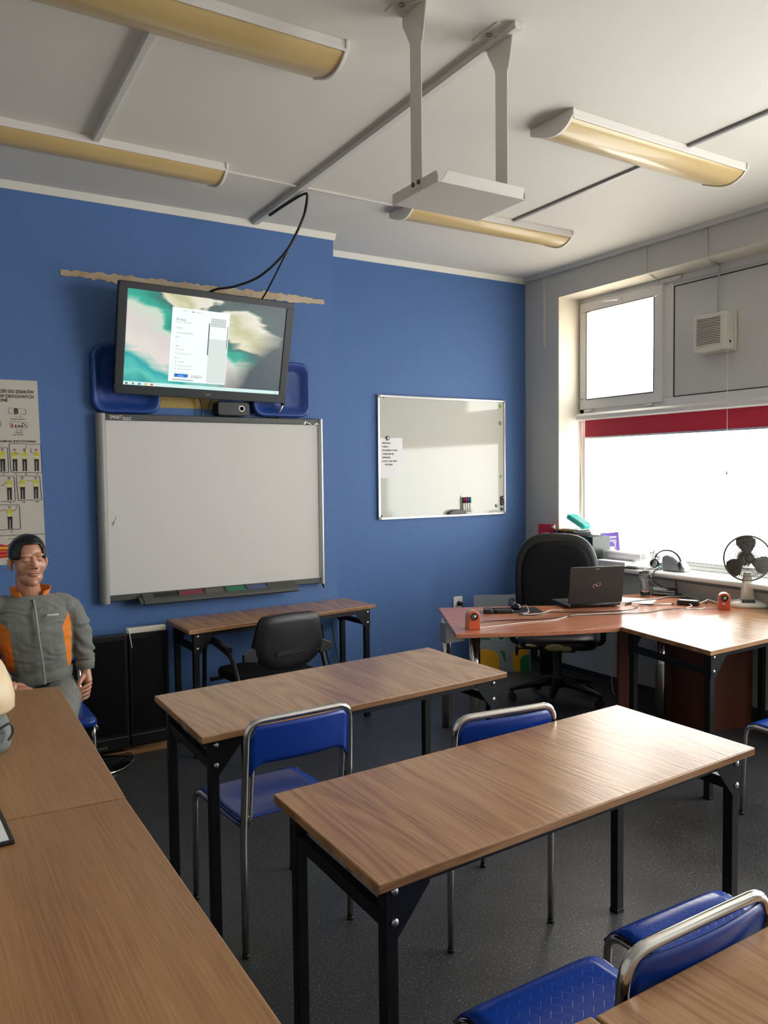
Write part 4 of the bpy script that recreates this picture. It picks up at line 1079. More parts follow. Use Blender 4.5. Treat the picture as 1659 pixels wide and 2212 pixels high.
# ================================================================== swivel chair
sw = thing('swivel_chair', 'worn black office swivel chair behind the desk', 'office chair', (2.845, -1.15, 0), radians(-42))
hub = MB(); hub.lathe([(.045, .10), (.050, .12), (.045, .17), (.030, .19), (.030, .36), (.022, .37), (.022, .42)], n=20); hub.build('gas_column', 'black_plastic', sw)
for k in range(5):
    a = radians(-28 + 72 * k); d = Vector((cos(a), sin(a), 0)); e = Vector((-d.y, d.x, 0))
    b = MB()
    rings = []
    for t_, zt_, ht_, wd_ in ((.03, .165, .05, .06), (.10, .158, .05, .052), (.22, .128, .035, .044), (.325, .098, .024, .042), (.335, .09, .02, .036)):
        c_ = d * t_; rings.append([c_ + e * x + Vector((0, 0, z)) for x, z in ((-wd_ / 2, zt_ - ht_), (-wd_ / 2 * .9, zt_ - .005), (-wd_ / 3, zt_), (wd_ / 3, zt_), (wd_ / 2 * .9, zt_ - .005), (wd_ / 2, zt_ - ht_))])
    b.loft(rings); leg = b.build('base_arm', 'black_plastic', sw)
    c_ = d * .315
    b = MB()
    for s_ in (-1, 1): b.cyl(c_ + e * s_ * .006 + Vector((0, 0, .029)), c_ + e * s_ * .027 + Vector((0, 0, .029)), .029, .026, n=18)
    b.cyl(c_ + Vector((0, 0, .03)), c_ + Vector((0, 0, .08)), .008, n=10)
    b.build('caster', 'black_plastic', leg)
b = MB(); b.box(-.12, .12, -.11, .15, .365, .405); b.tube([(-.10, -.05, .38), (-.27, -.06, .375)], .007, 8); b.ell((-.28, -.06, .36), (.012, .025, .04)); b.build('mechanism', 'black_metal', sw, bevel=.004)
b = MB(); sp_ = rrect(-.265, .265, -.27, .25, .13, 8)
def sr(d, z): return [(x * (1 - d), y * (1 - d) - (0.0), z) for x, y in sp_]
b.loft([sr(.14, .408), sr(.04, .412), sr(0, .435), sr(.0, .455), sr(.03, .478), sr(.12, .492), sr(.5, .497), sr(.9, .496)], cap=True); sc_ = b.build('seat', 'black_leather', sw)
b = MB(); b.ell((-.02, -.262, .432), (.075, .018, .026)); b.ell((.055, -.262, .425), (.035, .018, .020)); b.ell((-.17, -.255, .44), (.05, .018, .012)); b.build('exposed_foam', 'foam', sc_)
# tall padded back facing the room
bkp = []
for k in range(40):
    a = 2 * pi * k / 40; ca, sa = cos(a), sin(a)
    bkp.append((.275 * (abs(ca) ** .62) * (1 if ca > 0 else -1), .365 * (abs(sa) ** .72) * (1 if sa > 0 else -1)))
def br(d, y0, curve=.25):
    out = []
    for x, z in bkp:
        xx, zz = x * (1 - d), z * (1 - d); w_ = 1 + .03 * (zz / .36); 
        if zz < 0: w_ = 1 - .12 * (zz / .36) ** 2 * 0
        out.append((xx * w_ * 1.08, y0 - curve * xx * xx + .10 * (zz + .1) ** 1 * 1 - .05 * math.exp(-((zz + .05) / .10) ** 2) * (1 - d) * 0, .795 + zz))
    return out
b = MB(); b.loft([br(.9, .195), br(.12, .19), br(.02, .20), br(.0, .215), br(.0, .238), br(.03, .262), br(.5, .275), br(.95, .275)]); ob = b.build('backrest', 'black_leather', sw)
b = MB(); b.loft([br(.95, .168, .1), br(.45, .165, .12), br(.24, .172, .2), br(.15, .186)]); b.build('back_pad', 'black_fabric', ob)
b = MB(); b.bar((0, .14, .38), (0, .27, .44), .06, .02); b.bar((0, .27, .43), (0, .275, .75), .06, .018); b.build('back_bar', 'black_metal', sw, bevel=.004)
for s_ in (-1, 1):
    b = MB(); b.tube(fillet([(s_ * .24, .03, .40), (s_ * .315, .03, .41), (s_ * .315, .0, .66), (s_ * .315, -.10, .685)], .05), .014, 10, flat=1.4)
    b.tube(fillet([(s_ * .315, .13, .67), (s_ * .315, .05, .70), (s_ * .31, -.16, .70), (s_ * .31, -.20, .66)], .04), .024, 12, flat=.8)
    b.build('armrest', 'black_plastic', sw)
# ================================================================== things on the desk
ZD = .745
lp = thing('laptop', 'open black laptop seen from the back of its lid', 'laptop', (2.675, -1.665, ZD), radians(-19))
b = MB(); b.prism(rrect(-.185, .185, 0, .25, .012), .008, .026, 'XY'); b.box(-.17, .17, .03, .23, .003, .009); b.build('base', 'black_plastic', lp, bevel=.003)
b = MB(); b.box(-.16, .16, .04, .15, .0255, .0275)
for i in range(14):
    for j in range(5): b.box(-.158 + i * .0226, -.158 + i * .0226 + .0195, .045 + j * .0205, .045 + j * .0205 + .0175, .0275, .0295, 1)
b.build('keyboard', ['black_gloss', 'black_plastic'], lp)
lid = MB(); lid.T = Matrix.Translation((0, .0, .024)) @ Matrix.Rotation(radians(8), 4, 'X')
lid.prism(rrect(-.185, .185, .006, .245, .012), -.010, -.002, 'XZ'); ld = lid.build('lid', mat('laptop_lid', (17, 16, 19), .4), lp, bevel=.002)
b = MB(); b.T = Matrix.Translation((0, .0, .024)) @ Matrix.Rotation(radians(8), 4, 'X')
b.box(-.175, .175, -.0018, -.0008, .022, .238); b.build('display', 'black_gloss', ld)
b = MB(); b.T = Matrix.Translation((0, .0, .024)) @ Matrix.Rotation(radians(8), 4, 'X')
loop = []
for k in range(17):      # two open rings joined like a lying eight
    a = radians(215 - 290 * k / 16); loop.append((.0125 + .0125 * cos(a), -.0108, .128 + .0125 * sin(a) * -1 + .004))
l2 = []
for k in range(17):
    a = radians(35 - 290 * k / 16); l2.append((-.0125 + .011 * cos(a), -.0108, .120 - .011 * sin(a)))
b.tube(loop, .0018, 6); b.tube(l2, .0018, 6); b.build('emblem', mat('copper_emblem', (196, 164, 148), .4), ld)
b = MB(); b.T = Matrix.Translation((0, .0, .024)) @ Matrix.Rotation(radians(8), 4, 'X')
b.text('FUJITSU', .009, (-.0, -.0104, .228), (1, 0, 0), (0, 0, 1), align='CENTER'); b.build('lettering', 'silver', ld)
b = MB(); b.cyl((-.16, .0, .02), (.16, .0, .02), .009, n=12); b.build('hinge', 'black_plastic', lp)

# mouse mat, mouse, wallet
b = MB(); b.T = Matrix.Translation((2.19, -1.455, ZD)) @ Matrix.Rotation(radians(-28), 4, 'Z'); b.prism(rrect(-.16, .16, -.10, .10, .01), 0, .003, 'XY')
tag(b.build('mouse_mat', 'black_fabric'), 'dark mouse mat under the mouse left of the laptop', 'mouse mat')
ms = thing('computer_mouse', 'black computer mouse on the dark mat left of the laptop', 'mouse', (2.235, -1.42, ZD + .003), radians(-20))
b = MB(); b.ell((0, 0, .008), (.030, .055, .030), n=24, k=12); b.T = None
b.v = [Vector((v.x, v.y, max(v.z, .0))) for v in b.v]; b.build('shell', 'black_gloss', ms)
b = MB(); b.ell((0, .028, .034), (.004, .010, .006)); b.build('scroll_wheel', 'dull_steel', ms)
b = MB(); b.ell((.028, -.0, .014), (.006, .03, .006)); b.build('side_grip', mat('dark_red_grip', (90, 24, 28), .4), ms)
wl = MB(); wl.T = Matrix.Translation((2.045, -1.375, ZD)) @ Matrix.Rotation(radians(52), 4, 'Z')
wl.prism(rrect(-.105, .0, -.028, .028, .012), 0, .024, 'XY')
tag(wl.build('wireless_handset', 'black_plastic', bevel=.005), 'black handset lying at the left end of the mouse mat', 'handset')
wl = MB(); wl.T = Matrix.Translation((2.085, -1.485, ZD)) @ Matrix.Rotation(radians(-28), 4, 'Z')
wl.prism(rrect(-.055, .055, -.03, .03, .012), 0, .022, 'XY')
tag(wl.build('glasses_case', 'black_leather', bevel=.006), 'small black case in front of the mouse mat', 'case')

# pair of little speakers
def speaker(loc, rz, label, led):
    t = thing('desktop_speaker', label, 'speaker', loc, rz, 'pair of small orange desktop speakers')
    pr = [(-.036, 0), (.036, 0)] + [(.034 * cos(radians(a)) , .074 + .030 * sin(radians(a))) for a in range(0, 181, 15)]
    b = MB(); b.prism(pr, -.030, .035, 'XZ', sm=False); b.build('cabinet', 'speaker_pale', t, bevel=.003)
    b = MB(); b.prism([(x * .93, z * .975 + .001) for x, z in pr], -.034, -.028, 'XZ'); b.build('front', 'speaker_orange', t, bevel=.002)
    b = MB(); b.lathe([(.020, 0), (.020, .004), (.0165, .005), (.015, .001), (.009, -.003), (.0, -.004)], (0, -.034, .072), 24, axis=(0, -1, 0)); b.build('surround', 'gasket', t)
    b = MB(); b.lathe([(.0145, .0), (.010, .0015), (.007, .005), (.0, .0065)], (0, -.0345, .072), 20, axis=(0, -1, 0)); b.build('driver', 'cone', t)
    if led:
        b = MB(); b.lathe([(.008, 0), (.008, .008), (.006, .010)], (0, -.034, .032), 16, axis=(0, -1, 0)); b.build('volume_knob', 'speaker_orange', t)
        b = MB(); b.lathe([(.0032, 0), (.002, .003), (.0, .004)], (-.006, -.042, .038), 10, axis=(0, -1, 0)); b.build('light', 'blue_led', t)
    return t
speaker((1.618, -1.775, ZD), radians(-22), 'small orange speaker at the left end of the desk', False)
speaker((3.285, -2.160, ZD), radians(-50), 'small orange speaker with a blue light beside the fan', True)

# glass
gl = thing('drinking_glass', 'empty curved drinking glass at the back of the desk', 'glass', (3.312, -1.522, ZD))
prof = [(.031, 0), (.033, .006), (.032, .02), (.030, .045), (.031, .075), (.036, .105), (.041, .13), (.0425, .155), (.041, .172)]
inner = [(r_ - .0028, z) for r_, z in prof[::-1] if z > .01] + [(.0, .010)]
b = MB(); b.lathe(prof + inner, n=32); b.build('bowl', 'glass', gl)
b = MB(); b.lathe([(.0, .0105), (.026, .0105), (.027, .018), (.0, .018)], n=24); b.build('dregs', 'beer', gl)
b = MB(); rnd = random.Random(3)
for k in range(110):
    a = rnd.uniform(0, 2 * pi); z = rnd.uniform(.112, .165); r_ = .041 if z > .13 else .0375
    b.ell((r_ * cos(a), r_ * sin(a), z), (.0022, .0022, .0022 * rnd.uniform(.6, 1.6)), n=6, k=4)
b.build('foam_residue', mat('dried_foam', (225, 222, 216), .6), gl)

# phone tray in front of the sill, adapter, pen, papers
ot = thing('desk_telephone', 'black and silver telephone unit beside the drinking glass', 'telephone', (3.425, -1.590, ZD), radians(-62))
tr_ = MB(); tr_.box(-.085, .085, -.03, .03, 0, .012); tr_.hexa([(-.08, -.028, .012), (.08, -.028, .012), (.08, .028, .012), (-.08, .028, .012)], [(-.078, .0, .045), (.078, .0, .045), (.078, .028, .055), (-.078, .028, .055)])
tr_.build('body', 'black_plastic', ot, bevel=.002)
b = MB()
nrm = Vector((0, -.033, .028)).normalized()
for i in range(8):
    for j in range(2):
        c0 = Vector((-.066 + i * .0175, -.024 + j * .012, .018 + j * .0145)); b.bar(c0, c0 + Vector((.012, 0, 0)), .008, .004, upv=nrm)
b.box(-.07, .02, -.0145, -.004, .038, .046); b.build('keys', 'silver', ot)
ad = thing('power_adapter', 'black power adapter brick with white label between glass and speaker', 'power adapter', (3.235, -1.935, ZD), radians(-62))
b = MB(); b.box(-.065, .065, -.028, .028, 0, .032); b.build('brick', 'black_plastic', ad, bevel=.004)
b = MB(); b.box(-.052, .052, -.020, .020, .0322, .0328); b.build('rating_label', 'alu', ad)
b = MB(); b.tube([(2.955, -1.775, ZD + .006), (3.01, -1.803, ZD + .007), (3.04, -1.818, ZD + .007)], [.002, .0055, .0055], 10, 0); b.tube([(3.04, -1.818, ZD + .007), (3.15, -1.874, ZD + .007)], .0045, 10, 1); b.tube([(3.15, -1.874, ZD + .007), (3.165, -1.882, ZD + .007)], .005, 10, 2)
tag(b.build('pen', ['black_plastic', 'white_plastic', navy]), 'white pen with a black grip lying right of the laptop', 'pen')
b = MB(); b.T = Matrix.Translation((3.085, -1.60, ZD)) @ Matrix.Rotation(radians(-60), 4, 'Z'); b.box(-.148, .148, -.105, .105, .0, .002); tag(b.build('paper_sheet', 'paper'), 'white paper sheet on the desk right of the laptop', 'paper')
b = MB(); b.ell((3.42, -1.75, ZD + .008), (.014, .018, .008)); tag(b.build('cable_clip', 'black_plastic'), 'small black clip on the desk behind the adapter', 'clip')
Z1 = ZD + .004
def zc(pts, z=Z1): return [(x, y, z) for x, y in pts]
cable('black speaker lead running along the desk front from the left speaker', zc([(1.655, -1.755), (1.78, -1.66), (1.929, -1.70), (2.081, -1.775), (2.25, -1.80), (2.40, -1.83), (2.62, -1.93), (2.80, -1.985), (2.95, -1.975), (3.09, -2.03), (3.23, -2.10)]), .0026)
cable('white lead crossing the desk behind the black speaker lead', zc([(1.64, -1.79), (1.80, -1.80), (1.95, -1.81), (2.15, -1.85), (2.35, -1.80), (2.55, -1.86), (2.72, -1.90), (2.86, -1.86), (2.93, -1.75)], Z1 - .001), .0022, 'white_cord')
cable('black cable loops in front of the laptop', zc([(2.27, -1.47), (2.20, -1.56), (2.10, -1.60), (2.16, -1.68), (2.30, -1.65), (2.38, -1.70), (2.52, -1.79), (2.75, -1.87), (2.92, -1.80)], Z1 + .002), .0030)
cable('mouse lead looping over the mat', [(2.245, -1.47, Z1 + .02), (2.25, -1.50, Z1 + .03), (2.20, -1.58, Z1 + .004), (2.12, -1.62, Z1 + .002), (2.25, -1.64, Z1), (2.36, -1.60, Z1), (2.44, -1.62, Z1)], .0022, 'silver')
cable('thick pale power lead from the laptop to the window side', zc([(2.90, -1.72), (2.98, -1.66), (3.12, -1.66), (3.26, -1.68), (3.38, -1.66), (3.42, -1.70)], Z1 + .003) + [(3.44, -1.76, Z1 + .01), (3.44, -1.86, Z1 + .004)], .0050, 'board_grey')
cable('black adapter cable lying along the wall side of the desk', [(3.455, -1.66, .86), (3.455, -1.67, .80), (3.44, -1.70, .762), (3.42, -1.76, Z1 + .002), (3.41, -1.84, Z1), (3.40, -1.93, Z1), (3.36, -1.98, Z1)], .0045)
cable('white lead from the adapter to the right speaker', [(3.27, -1.98, Z1 + .01), (3.33, -1.99, Z1 + .02), (3.40, -1.96, Z1 + .018), (3.40, -2.04, Z1 + .006), (3.36, -2.10, Z1), (3.31, -2.12, Z1 + .004)], .0032, 'white_cord')
cable('white lead curling at the near end of the adapter', [(3.19, -1.98, Z1 + .012), (3.16, -2.02, Z1 + .01), (3.10, -2.03, Z1), (3.15, -2.09, Z1), (3.22, -2.07, Z1)], .003, 'white_cord')
cable('thin lead running under the right speaker from the adapter', zc([(2.97, -2.02), (3.08, -2.05), (3.2, -2.09), (3.25, -2.12)]), .0018, 'white_cord')
cable('thin white wire hanging down under the desk', [(3.31, -1.22, .70), (3.30, -1.23, .40), (3.29, -1.24, .12), (3.28, -1.26, .03), (3.27, -1.29, .008)], .003, 'white_cord')
b = MB(); b.bar((2.92, -1.70, ZD + .008), (2.97, -1.70, ZD + .008), .018, .014); tag(b.build('cable_plug', 'black_plastic', bevel=.003), 'black cable connector at the right corner of the laptop', 'plug')

# ---------------------------------------------------------------- fan
fn = thing('desk_fan', 'off-white desk fan with dark grille in front of the window', 'fan', (3.495, -2.175, ZD), radians(-42))
b = MB(); b.loft([[(x * k, y * k * .8 + .0, z) for x, y in rrect(-.11, .11, -.11, .11, .06, 6)] for k, z in ((.96, 0), (1.0, .010), (.97, .022), (.80, .034), (.45, .044), (.28, .047))]); b.build('base', 'fan_white', fn)
b = MB()
for k in range(4):
    x = -.045 + k * .02; b.hexa([(x, -.075, .032), (x + .014, -.075, .032), (x + .014, -.045, .040), (x, -.045, .040)], [(x, -.075, .044), (x + .014, -.075, .044), (x + .014, -.045, .050), (x, -.045, .050)])
b.build('switch_buttons', navy, fn)
b = MB(); b.loft([[(x * k, y * k * .7 + dy, z) for x, y in rrect(-.042, .042, -.042, .042, .02, 5)] for k, z, dy in ((1.0, .04, 0), (.78, .12, .0), (.66, .18, .01), (.6, .215, .01))]); b.build('stem', 'fan_white', fn)
hc = Vector((0, .0, .305)); ax = Vector((0, -1, .06)).normalized(); R = .142
FB = Vector((0, 0, 1)).rotation_difference(ax).to_matrix()
def F_(x, y, z): return hc + FB @ Vector((x, y, z))
b = MB(); b.tube([F_(0, 0, -.09), F_(0, 0, -.075), F_(0, 0, -.02)], [.035, .048, .042], 20); b.ell(F_(0, 0, -.085), (.045, .03, .045)); b.build('motor', 'fan_grey', fn)
def ringp(r_, z, n=40): return [F_(r_ * cos(2 * pi * k / n), r_ * sin(2 * pi * k / n), z) for k in range(n)]
b = MB(); b.tube(ringp(R, 0, 64), .0055, 8, closed=True); b.build('rim', 'fan_grey', fn)
b = MB(); b.lathe([(.0, .030), (.026, .029), (.030, .024), (.028, .020)], hc, 24, axis=ax); b.build('badge', 'fan_grey', fn)
def guard(sg, nm):
    b = MB(); N_ = 60
    for k in range(N_):
        a = 2 * pi * k / N_; tw = .35 * sg
        pts = []
        for j in range(7):
            t_ = j / 6; r_ = .026 + (R - .026) * t_; aa = a + tw * t_; pts.append(F_(r_ * cos(aa), r_ * sin(aa), sg * .034 * (1 - t_ ** 2.4)))
        b.tube(pts, .0015, 4)
    for r_ in (.07, .115): b.tube(ringp(r_, sg * .034 * (1 - ((r_ - .026) / (R - .026)) ** 2.4), 48), .0011, 4, closed=True)
    b.build(nm, 'fan_grey', fn)
guard(1, 'front_grille'); guard(-1, 'rear_grille')
for k in range(3):
    a0 = radians(98 + 120 * k); b = MB(); outl = []
    prof_ = [(.018, -.5), (.06, -.62), (.10, -.62), (.13, -.5), (.146, -.2), (.146, .12), (.135, .38), (.11, .52), (.075, .48), (.045, .40), (.018, .5)]
    vs_ = [F_(r_ * cos(a0 + w_), r_ * sin(a0 + w_), -.012 * w_ / .6) for r_, w_ in prof_] + [F_(r_ * cos(a0 + w_), r_ * sin(a0 + w_), -.012 * w_ / .6 - .002) for r_, w_ in prof_]
    K = len(prof_)
    b.add(vs_, [tuple(range(K)), tuple(range(2 * K - 1, K - 1, -1))] + [(k2, K + k2, K + (k2 + 1) % K, (k2 + 1) % K) for k2 in range(K)], 0, False)
    b.build('blade', 'fan_grey', fn)
b = MB(); b.cyl(F_(0, 0, -.02), F_(0, 0, .014), .022, .018, n=20); b.build('blade_hub', 'fan_grey', fn)

# ================================================================== things on the sill
ZS = .893
rnd = random.Random(11)
book_cols = [('dark red spined', (70, 20, 24), .018, .245), ('pale blue-grey spined', (120, 136, 160), .012, .235), ('dark navy spined', (24, 34, 62), .022, .238), ('navy blue spined', (30, 48, 96), .016, .232), ('black spined', (28, 30, 34), .030, .236),
             ('orange spined', (206, 92, 50), .012, .240), ('dark brown spined', (60, 44, 38), .018, .236), ('black and yellow spined', (32, 32, 30), .030, .232), ('ochre spined', (150, 120, 50), .012, .226), ('black and grey spined', (22, 22, 28), .024, .226),
             ('maroon spined', (112, 28, 34), .020, .226), ('dull olive spined', (64, 70, 48), .012, .220)]
def make_book(label, y, w_, h, d, col, cat='book', name='book', group='books standing on the window sill', x=3.49, mtop='paper', lean=0.):
    t = thing(name, label, cat, (x, y, ZS), 0, group)
    b = MB(); T_ = Matrix.Rotation(lean, 4, 'X'); b.T = T_
    b.box(0, d, -w_, -w_ + .0015, 0, h); b.box(0, d, -.0015, 0, 0, h); b.box(0, .002, -w_, 0, 0, h)
    cv = b.build('cover', mat('cover_' + label.split()[0] + '_%d' % abs(int(y * 1000)), col, .35), t)
    b = MB(); b.T = T_; b.box(.002, d - .004, -w_ + .0015, -.0015, .003, h - .003); b.build('pages', mtop, t)
    return t
yy = -.430
for nm_, col, w_, h in book_cols:
    w_ *= 1.12
    k = make_book('%s book in the row on the sill behind the chair' % nm_, yy, w_, h, .16, col)
    if 'yellow' in nm_:
        b = MB(); b.box(-.0008, .0, -w_ * .8, -w_ * .2, .14, .2); b.build('spine_label', 'yellow_print', k)
    yy -= w_ + .0012
# binders to the right of the books
binder_cols = [('dark green', (18, 58, 50), .044, .215), ('slate blue', (52, 60, 76), .046, .215), ('bright green', (22, 96, 62), .022, .212), ('charcoal', (40, 48, 48), .030, .210)]
for nm_, col, w_, h in binder_cols:
    w_ *= 1.12
    t = make_book('%s binder on the sill right of the books' % nm_, yy, w_, h, .19, col, 'binder', 'ring_binder', 'binders on the window sill', 3.487)
    b = MB(); b.box(-.0008, 0, -w_ * .55, -w_ * .4, .06, .11); b.build('spine_slot', 'white_print' if 'slate' in nm_ else 'gasket', t)
    yy -= w_ + .0012
YBK = yy
# red book leaning in the corner of the reveal
rb = thing('book', 'large red hardcover book with white lettering at the left end of the row', 'book', (3.475, -.262, ZS), radians(14), 'books standing on the window sill')
b = MB(); b.box(-.0, .02, -.155, .0, .0, .285); b.build('cover', 'red_book', rb, bevel=.002)
b = MB(); b.text('WY', .05, (-.0008, -.035, .185), (0, -1, 0), (0, 0, 1), width=.075); b.build('lettering', 'white_print', rb)
# things lying on the row
b = MB(); b.T = Matrix.Translation((3.57, -.56, 1.135)); b.box(-.07, .09, -.10, .08, 0, .010, 0); b.box(-.07, .09, -.13, .05, .0102, .017, 1)
tag(b.build('booklet_stack', ['yellow_print', 'paper'], bevel=.002), 'flat yellow and white booklets lying on top of the books', 'booklets')
b = MB(); b.T = Matrix.Translation((3.56, -.71, 1.124)) ; b.box(-.07, .10, -.13, .06, 0, .004, 0); b.box(-.07, .10, -.13, .06, .004, .014, 1); b.box(-.07, .10, -.13, .06, .014, .018, 0)
tag(b.build('notebook', ['board_dark', 'paper']), 'dark edged notebook lying on the books above the binders', 'notebook')
tb = thing('plastic_holder', 'teal plastic holder tilted on top of the books', 'plastic holder', (3.60, -.60, 1.152), 0)
b = MB(); b.T = Matrix.Translation((0, 0, .056)) @ Matrix.Rotation(radians(24), 4, 'X'); b.prism(rrect(-.045, .045, -.105, .105, .02), -.018, .018, 'XY'); 
for k in range(4): b.box(-.04 + k * .022, -.026 + k * .022, -.09, .08, .018, .024)
b.build('body', 'teal', tb, bevel=.004)
b = MB(); b.ell((3.50, -.415, ZS + .262), (.018, .016, .014)); b.ell((3.50, -.425, ZS + .270), (.006, .006, .010)); tag(b.build('cord_weight', 'silver'), 'small grey cord connector on the red end of the books', 'connector')
# purple book
pb = thing('book', 'purple paperback with white columns on its cover leaning beside the binders', 'book', (3.70, -.760, ZS), radians(22))
T_ = Matrix.Rotation(radians(4), 4, 'Y') @ Matrix.Rotation(radians(-7), 4, 'X')
b = MB(); b.T = T_; b.box(0, .014, -.150, 0, .006, .222); pbo = b.build('cover', 'purple', pb, bevel=.001)
b = MB(); b.T = T_
def pw(y0, y1, z0, z1): b.box(-.0006, 0, y1, y0, z0, z1)
pw(-.018, -.132, .178, .192); pw(-.026, -.128, .150, .165); pw(-.066, -.124, .082, .112); pw(-.040, -.048, .045, .145); pw(-.030, -.056, .137, .147); pw(-.112, -.122, .05, .145); pw(-.102, -.130, .137, .147); pw(-.036, -.054, .034, .040)
b.build('cover_print', 'white_print', pb)
b = MB(); b.T = T_; b.text('PRAWO O RUCHU', .0075, (-.0012, -.034, .1545), (0, -1, 0), (0, 0, 1), width=.088); b.build('lettering', 'black_print', pb)
# paper tube, papers, folders, markers
b = MB(); R_ = .034; b.lathe([(R_ - .003, .0), (R_, .0), (R_, .33), (R_ - .003, .33), (R_ - .003, 0)], (3.615, -.895, ZS + .041 + .034), 28, axis=(.06, -1, 0)); tag(b.build('paper_roll', 'paper'), 'thick white paper roll lying on the sill', 'paper roll')
def slab(name, label, cat, c, sx, sy, h, rz, mt, z=ZS):
    b = MB(); b.T = Matrix.Translation((c[0], c[1], z)) @ Matrix.Rotation(radians(rz), 4, 'Z'); b.box(-sx, sx, -sy, sy, 0, h); return tag(b.build(name, mt, bevel=min(.001, h * .3)), label, cat)
slab('paper_stack', 'thick stack of white papers under the paper roll', 'papers', (3.575, -1.03, 0), .085, .135, .040, 4, 'paper')
slab('document_folder', 'dark folder at the front of the sill by the paper stack', 'folder', (3.56, -1.225, 0), .075, .05, .012, 6, 'board_dark')
slab('paper_sheet', 'white sheets lying on the dark sill folder', 'papers', (3.56, -1.225, 0), .065, .045, .010, 14, 'paper', ZS + .0125)
slab('tissue_box', 'grey green box between the pens and the headset', 'box', (3.735, -1.345, 0), .035, .05, .040, 8, mat('grey_green', (112, 134, 132), .5))
slab('tissue_box', 'pale box with blue edge behind the paper roll on the sill', 'box', (3.76, -1.18, 0), .025, .10, .055, 0, 'paper')
tealc = mat('cyan_marker', (60, 170, 200), .4)
for k, (y, c0) in enumerate(((-1.285, .0), (-1.312, .01), (-1.339, .02))):
    b = MB(); b.tube([(3.50 + c0, y + .02, ZS + .010), (3.605 + c0, y - .045, ZS + .010)], .0085, 10, 0); b.tube([(3.605 + c0, y - .045, ZS + .010), (3.64 + c0, y - .067, ZS + .010)], .0095, 10, 1)
    tag(b.build('marker_pen', ['white_plastic', tealc]), ('white and cyan marker lying first from the paper stack', 'white and cyan marker in the middle of three on the sill', 'white and cyan marker lying next to the grey green box')[k], 'marker')
# headset and projector-like device on the sill
dv = thing('phone_base', 'silver rounded device standing on the sill under the headset', 'device', (3.645, -1.50, ZS), radians(8))
b = MB()
b.prism([(.08, 0), (.08, .10), (.045, .118), (-.01, .105), (-.06, .07), (-.10, .03), (-.105, 0)], -.045, .045, 'YZ'); b.build('body', 'silver', dv, bevel=.014, seg=3)
hs = thing('headset', 'black and silver headset hung over the device on the sill', 'headset', (3.58, -1.46, ZS), radians(4))
arc = [(-.0, .085 * cos(radians(a)) - .0, .075 + .085 * sin(radians(a))) for a in range(-10, 191, 12)]
b = MB(); b.tube([(x - .01, y * 1.25 - .035, z * .95) for x, y, z in arc], .0045, 8, flat=1.6); b.build('headband', 'black_plastic', hs)
for s_ in (-1, 1):
    b = MB(); b.lathe([(.0, -.014), (.030, -.012), (.034, 0), (.030, .012), (.0, .014)], (-.015, -.035 + s_ * .105, .05), 24, axis=(.6, s_ * .8, .1)); cp = b.build('ear_cup', 'black_plastic', hs)
    b = MB(); b.lathe([(.022, .0), (.027, .004), (.022, .008)], Vector((-.015, -.035 + s_ * .105, .05)) + Vector((-.6, -.1 * s_, .05)).normalized() * .012, 20, axis=(-.9, -.2 * s_, .1)); b.build('ear_ring', 'silver', cp)
b = MB(); rnd = random.Random(5); b.tube(spline([(-.02 + rnd.uniform(-.02, .02), .06 + rnd.uniform(-.035, .035), .11 + rnd.uniform(-.03, .035)) for k in range(16)], 6), .0028, 6); b.build('cable_bundle', 'cable', hs)
cable('black headset cable hanging from the sill down to the desk', [(3.565, -1.43, .92), (3.53, -1.43, .90), (3.462, -1.43, .88), (3.455, -1.44, .82), (3.43, -1.50, .80), (3.42, -1.56, .775), (3.42, -1.575, .765)], .0035)
cable('long black headset cable draped from the sill towards the adapter', [(3.585, -1.43, .90), (3.50, -1.45, .90), (3.462, -1.46, .87), (3.455, -1.48, .83), (3.455, -1.58, .79), (3.45, -1.70, .768), (3.43, -1.80, .753), (3.42, -1.90, .750)], .0040)
cable('grey headset cable curving over the sill edge behind the glass', [(3.565, -1.36, .91), (3.50, -1.36, .902), (3.464, -1.38, .88), (3.458, -1.39, .82), (3.44, -1.40, .775), (3.40, -1.43, .751)], .0030, 'silver')

# ================================================================== under the desk
dp = thing('display_board', 'grey display board with green and yellow shapes under the desk', 'display board', (3.055, -.305, 0), radians(-31.4))
b = MB(); b.T = Matrix.Rotation(radians(-6), 4, 'X'); b.box(-.225, .225, -.006, .006, .0, .62); b.build('board', 'grey_card', dp)
b = MB(); b.T = Matrix.Rotation(radians(-6), 4, 'X')
def dpp(poly, m, y=-.0066): b.prism(poly, y, y + .0006, 'XZ', m)
dpp([(-.225, .03), (-.225, .175), (-.12, .185), (-.05, .16), (-.03, .12), (-.03, .0), (-.225, .0)], 1)
circ = lambda cx, cz, r_, rz: [(cx + r_ * cos(2 * pi * k / 24), cz + rz * sin(2 * pi * k / 24)) for k in range(24)]
dpp(circ(-.01, .30, .042, .050), 2); dpp(circ(-.01, .30, .037, .045), 0, -.0074)
dpp([(-.19, .265), (-.10, .255), (-.10, .30)], 0); dpp([(-.02, .17), (.02, .165), (.025, .06)], 0)
dpp([(.095, .0), (.075, .06), (.085, .16), (.12, .165), (.12, .20), (.20, .215), (.205, .0)], 1); dpp([(.14, .0), (.14, .10), (.165, .13), (.215, .135), (.215, .0)], 0, -.0074)
b.build('print', ['green_print', 'yellow_print', 'white_print'], dp)
b = MB(); b.prism(rrect(-.055, .0 + .055, -.0, .30, .04), -.04, .04, 'XZ'); o = b.build('shoulder_bag', 'black_fabric', bevel=.015); o.location = (3.24, -.62, 0.0); o.rotation_euler = (0, 0, radians(-31)); tag(o, 'dark bag on the floor behind the swivel chair', 'bag')

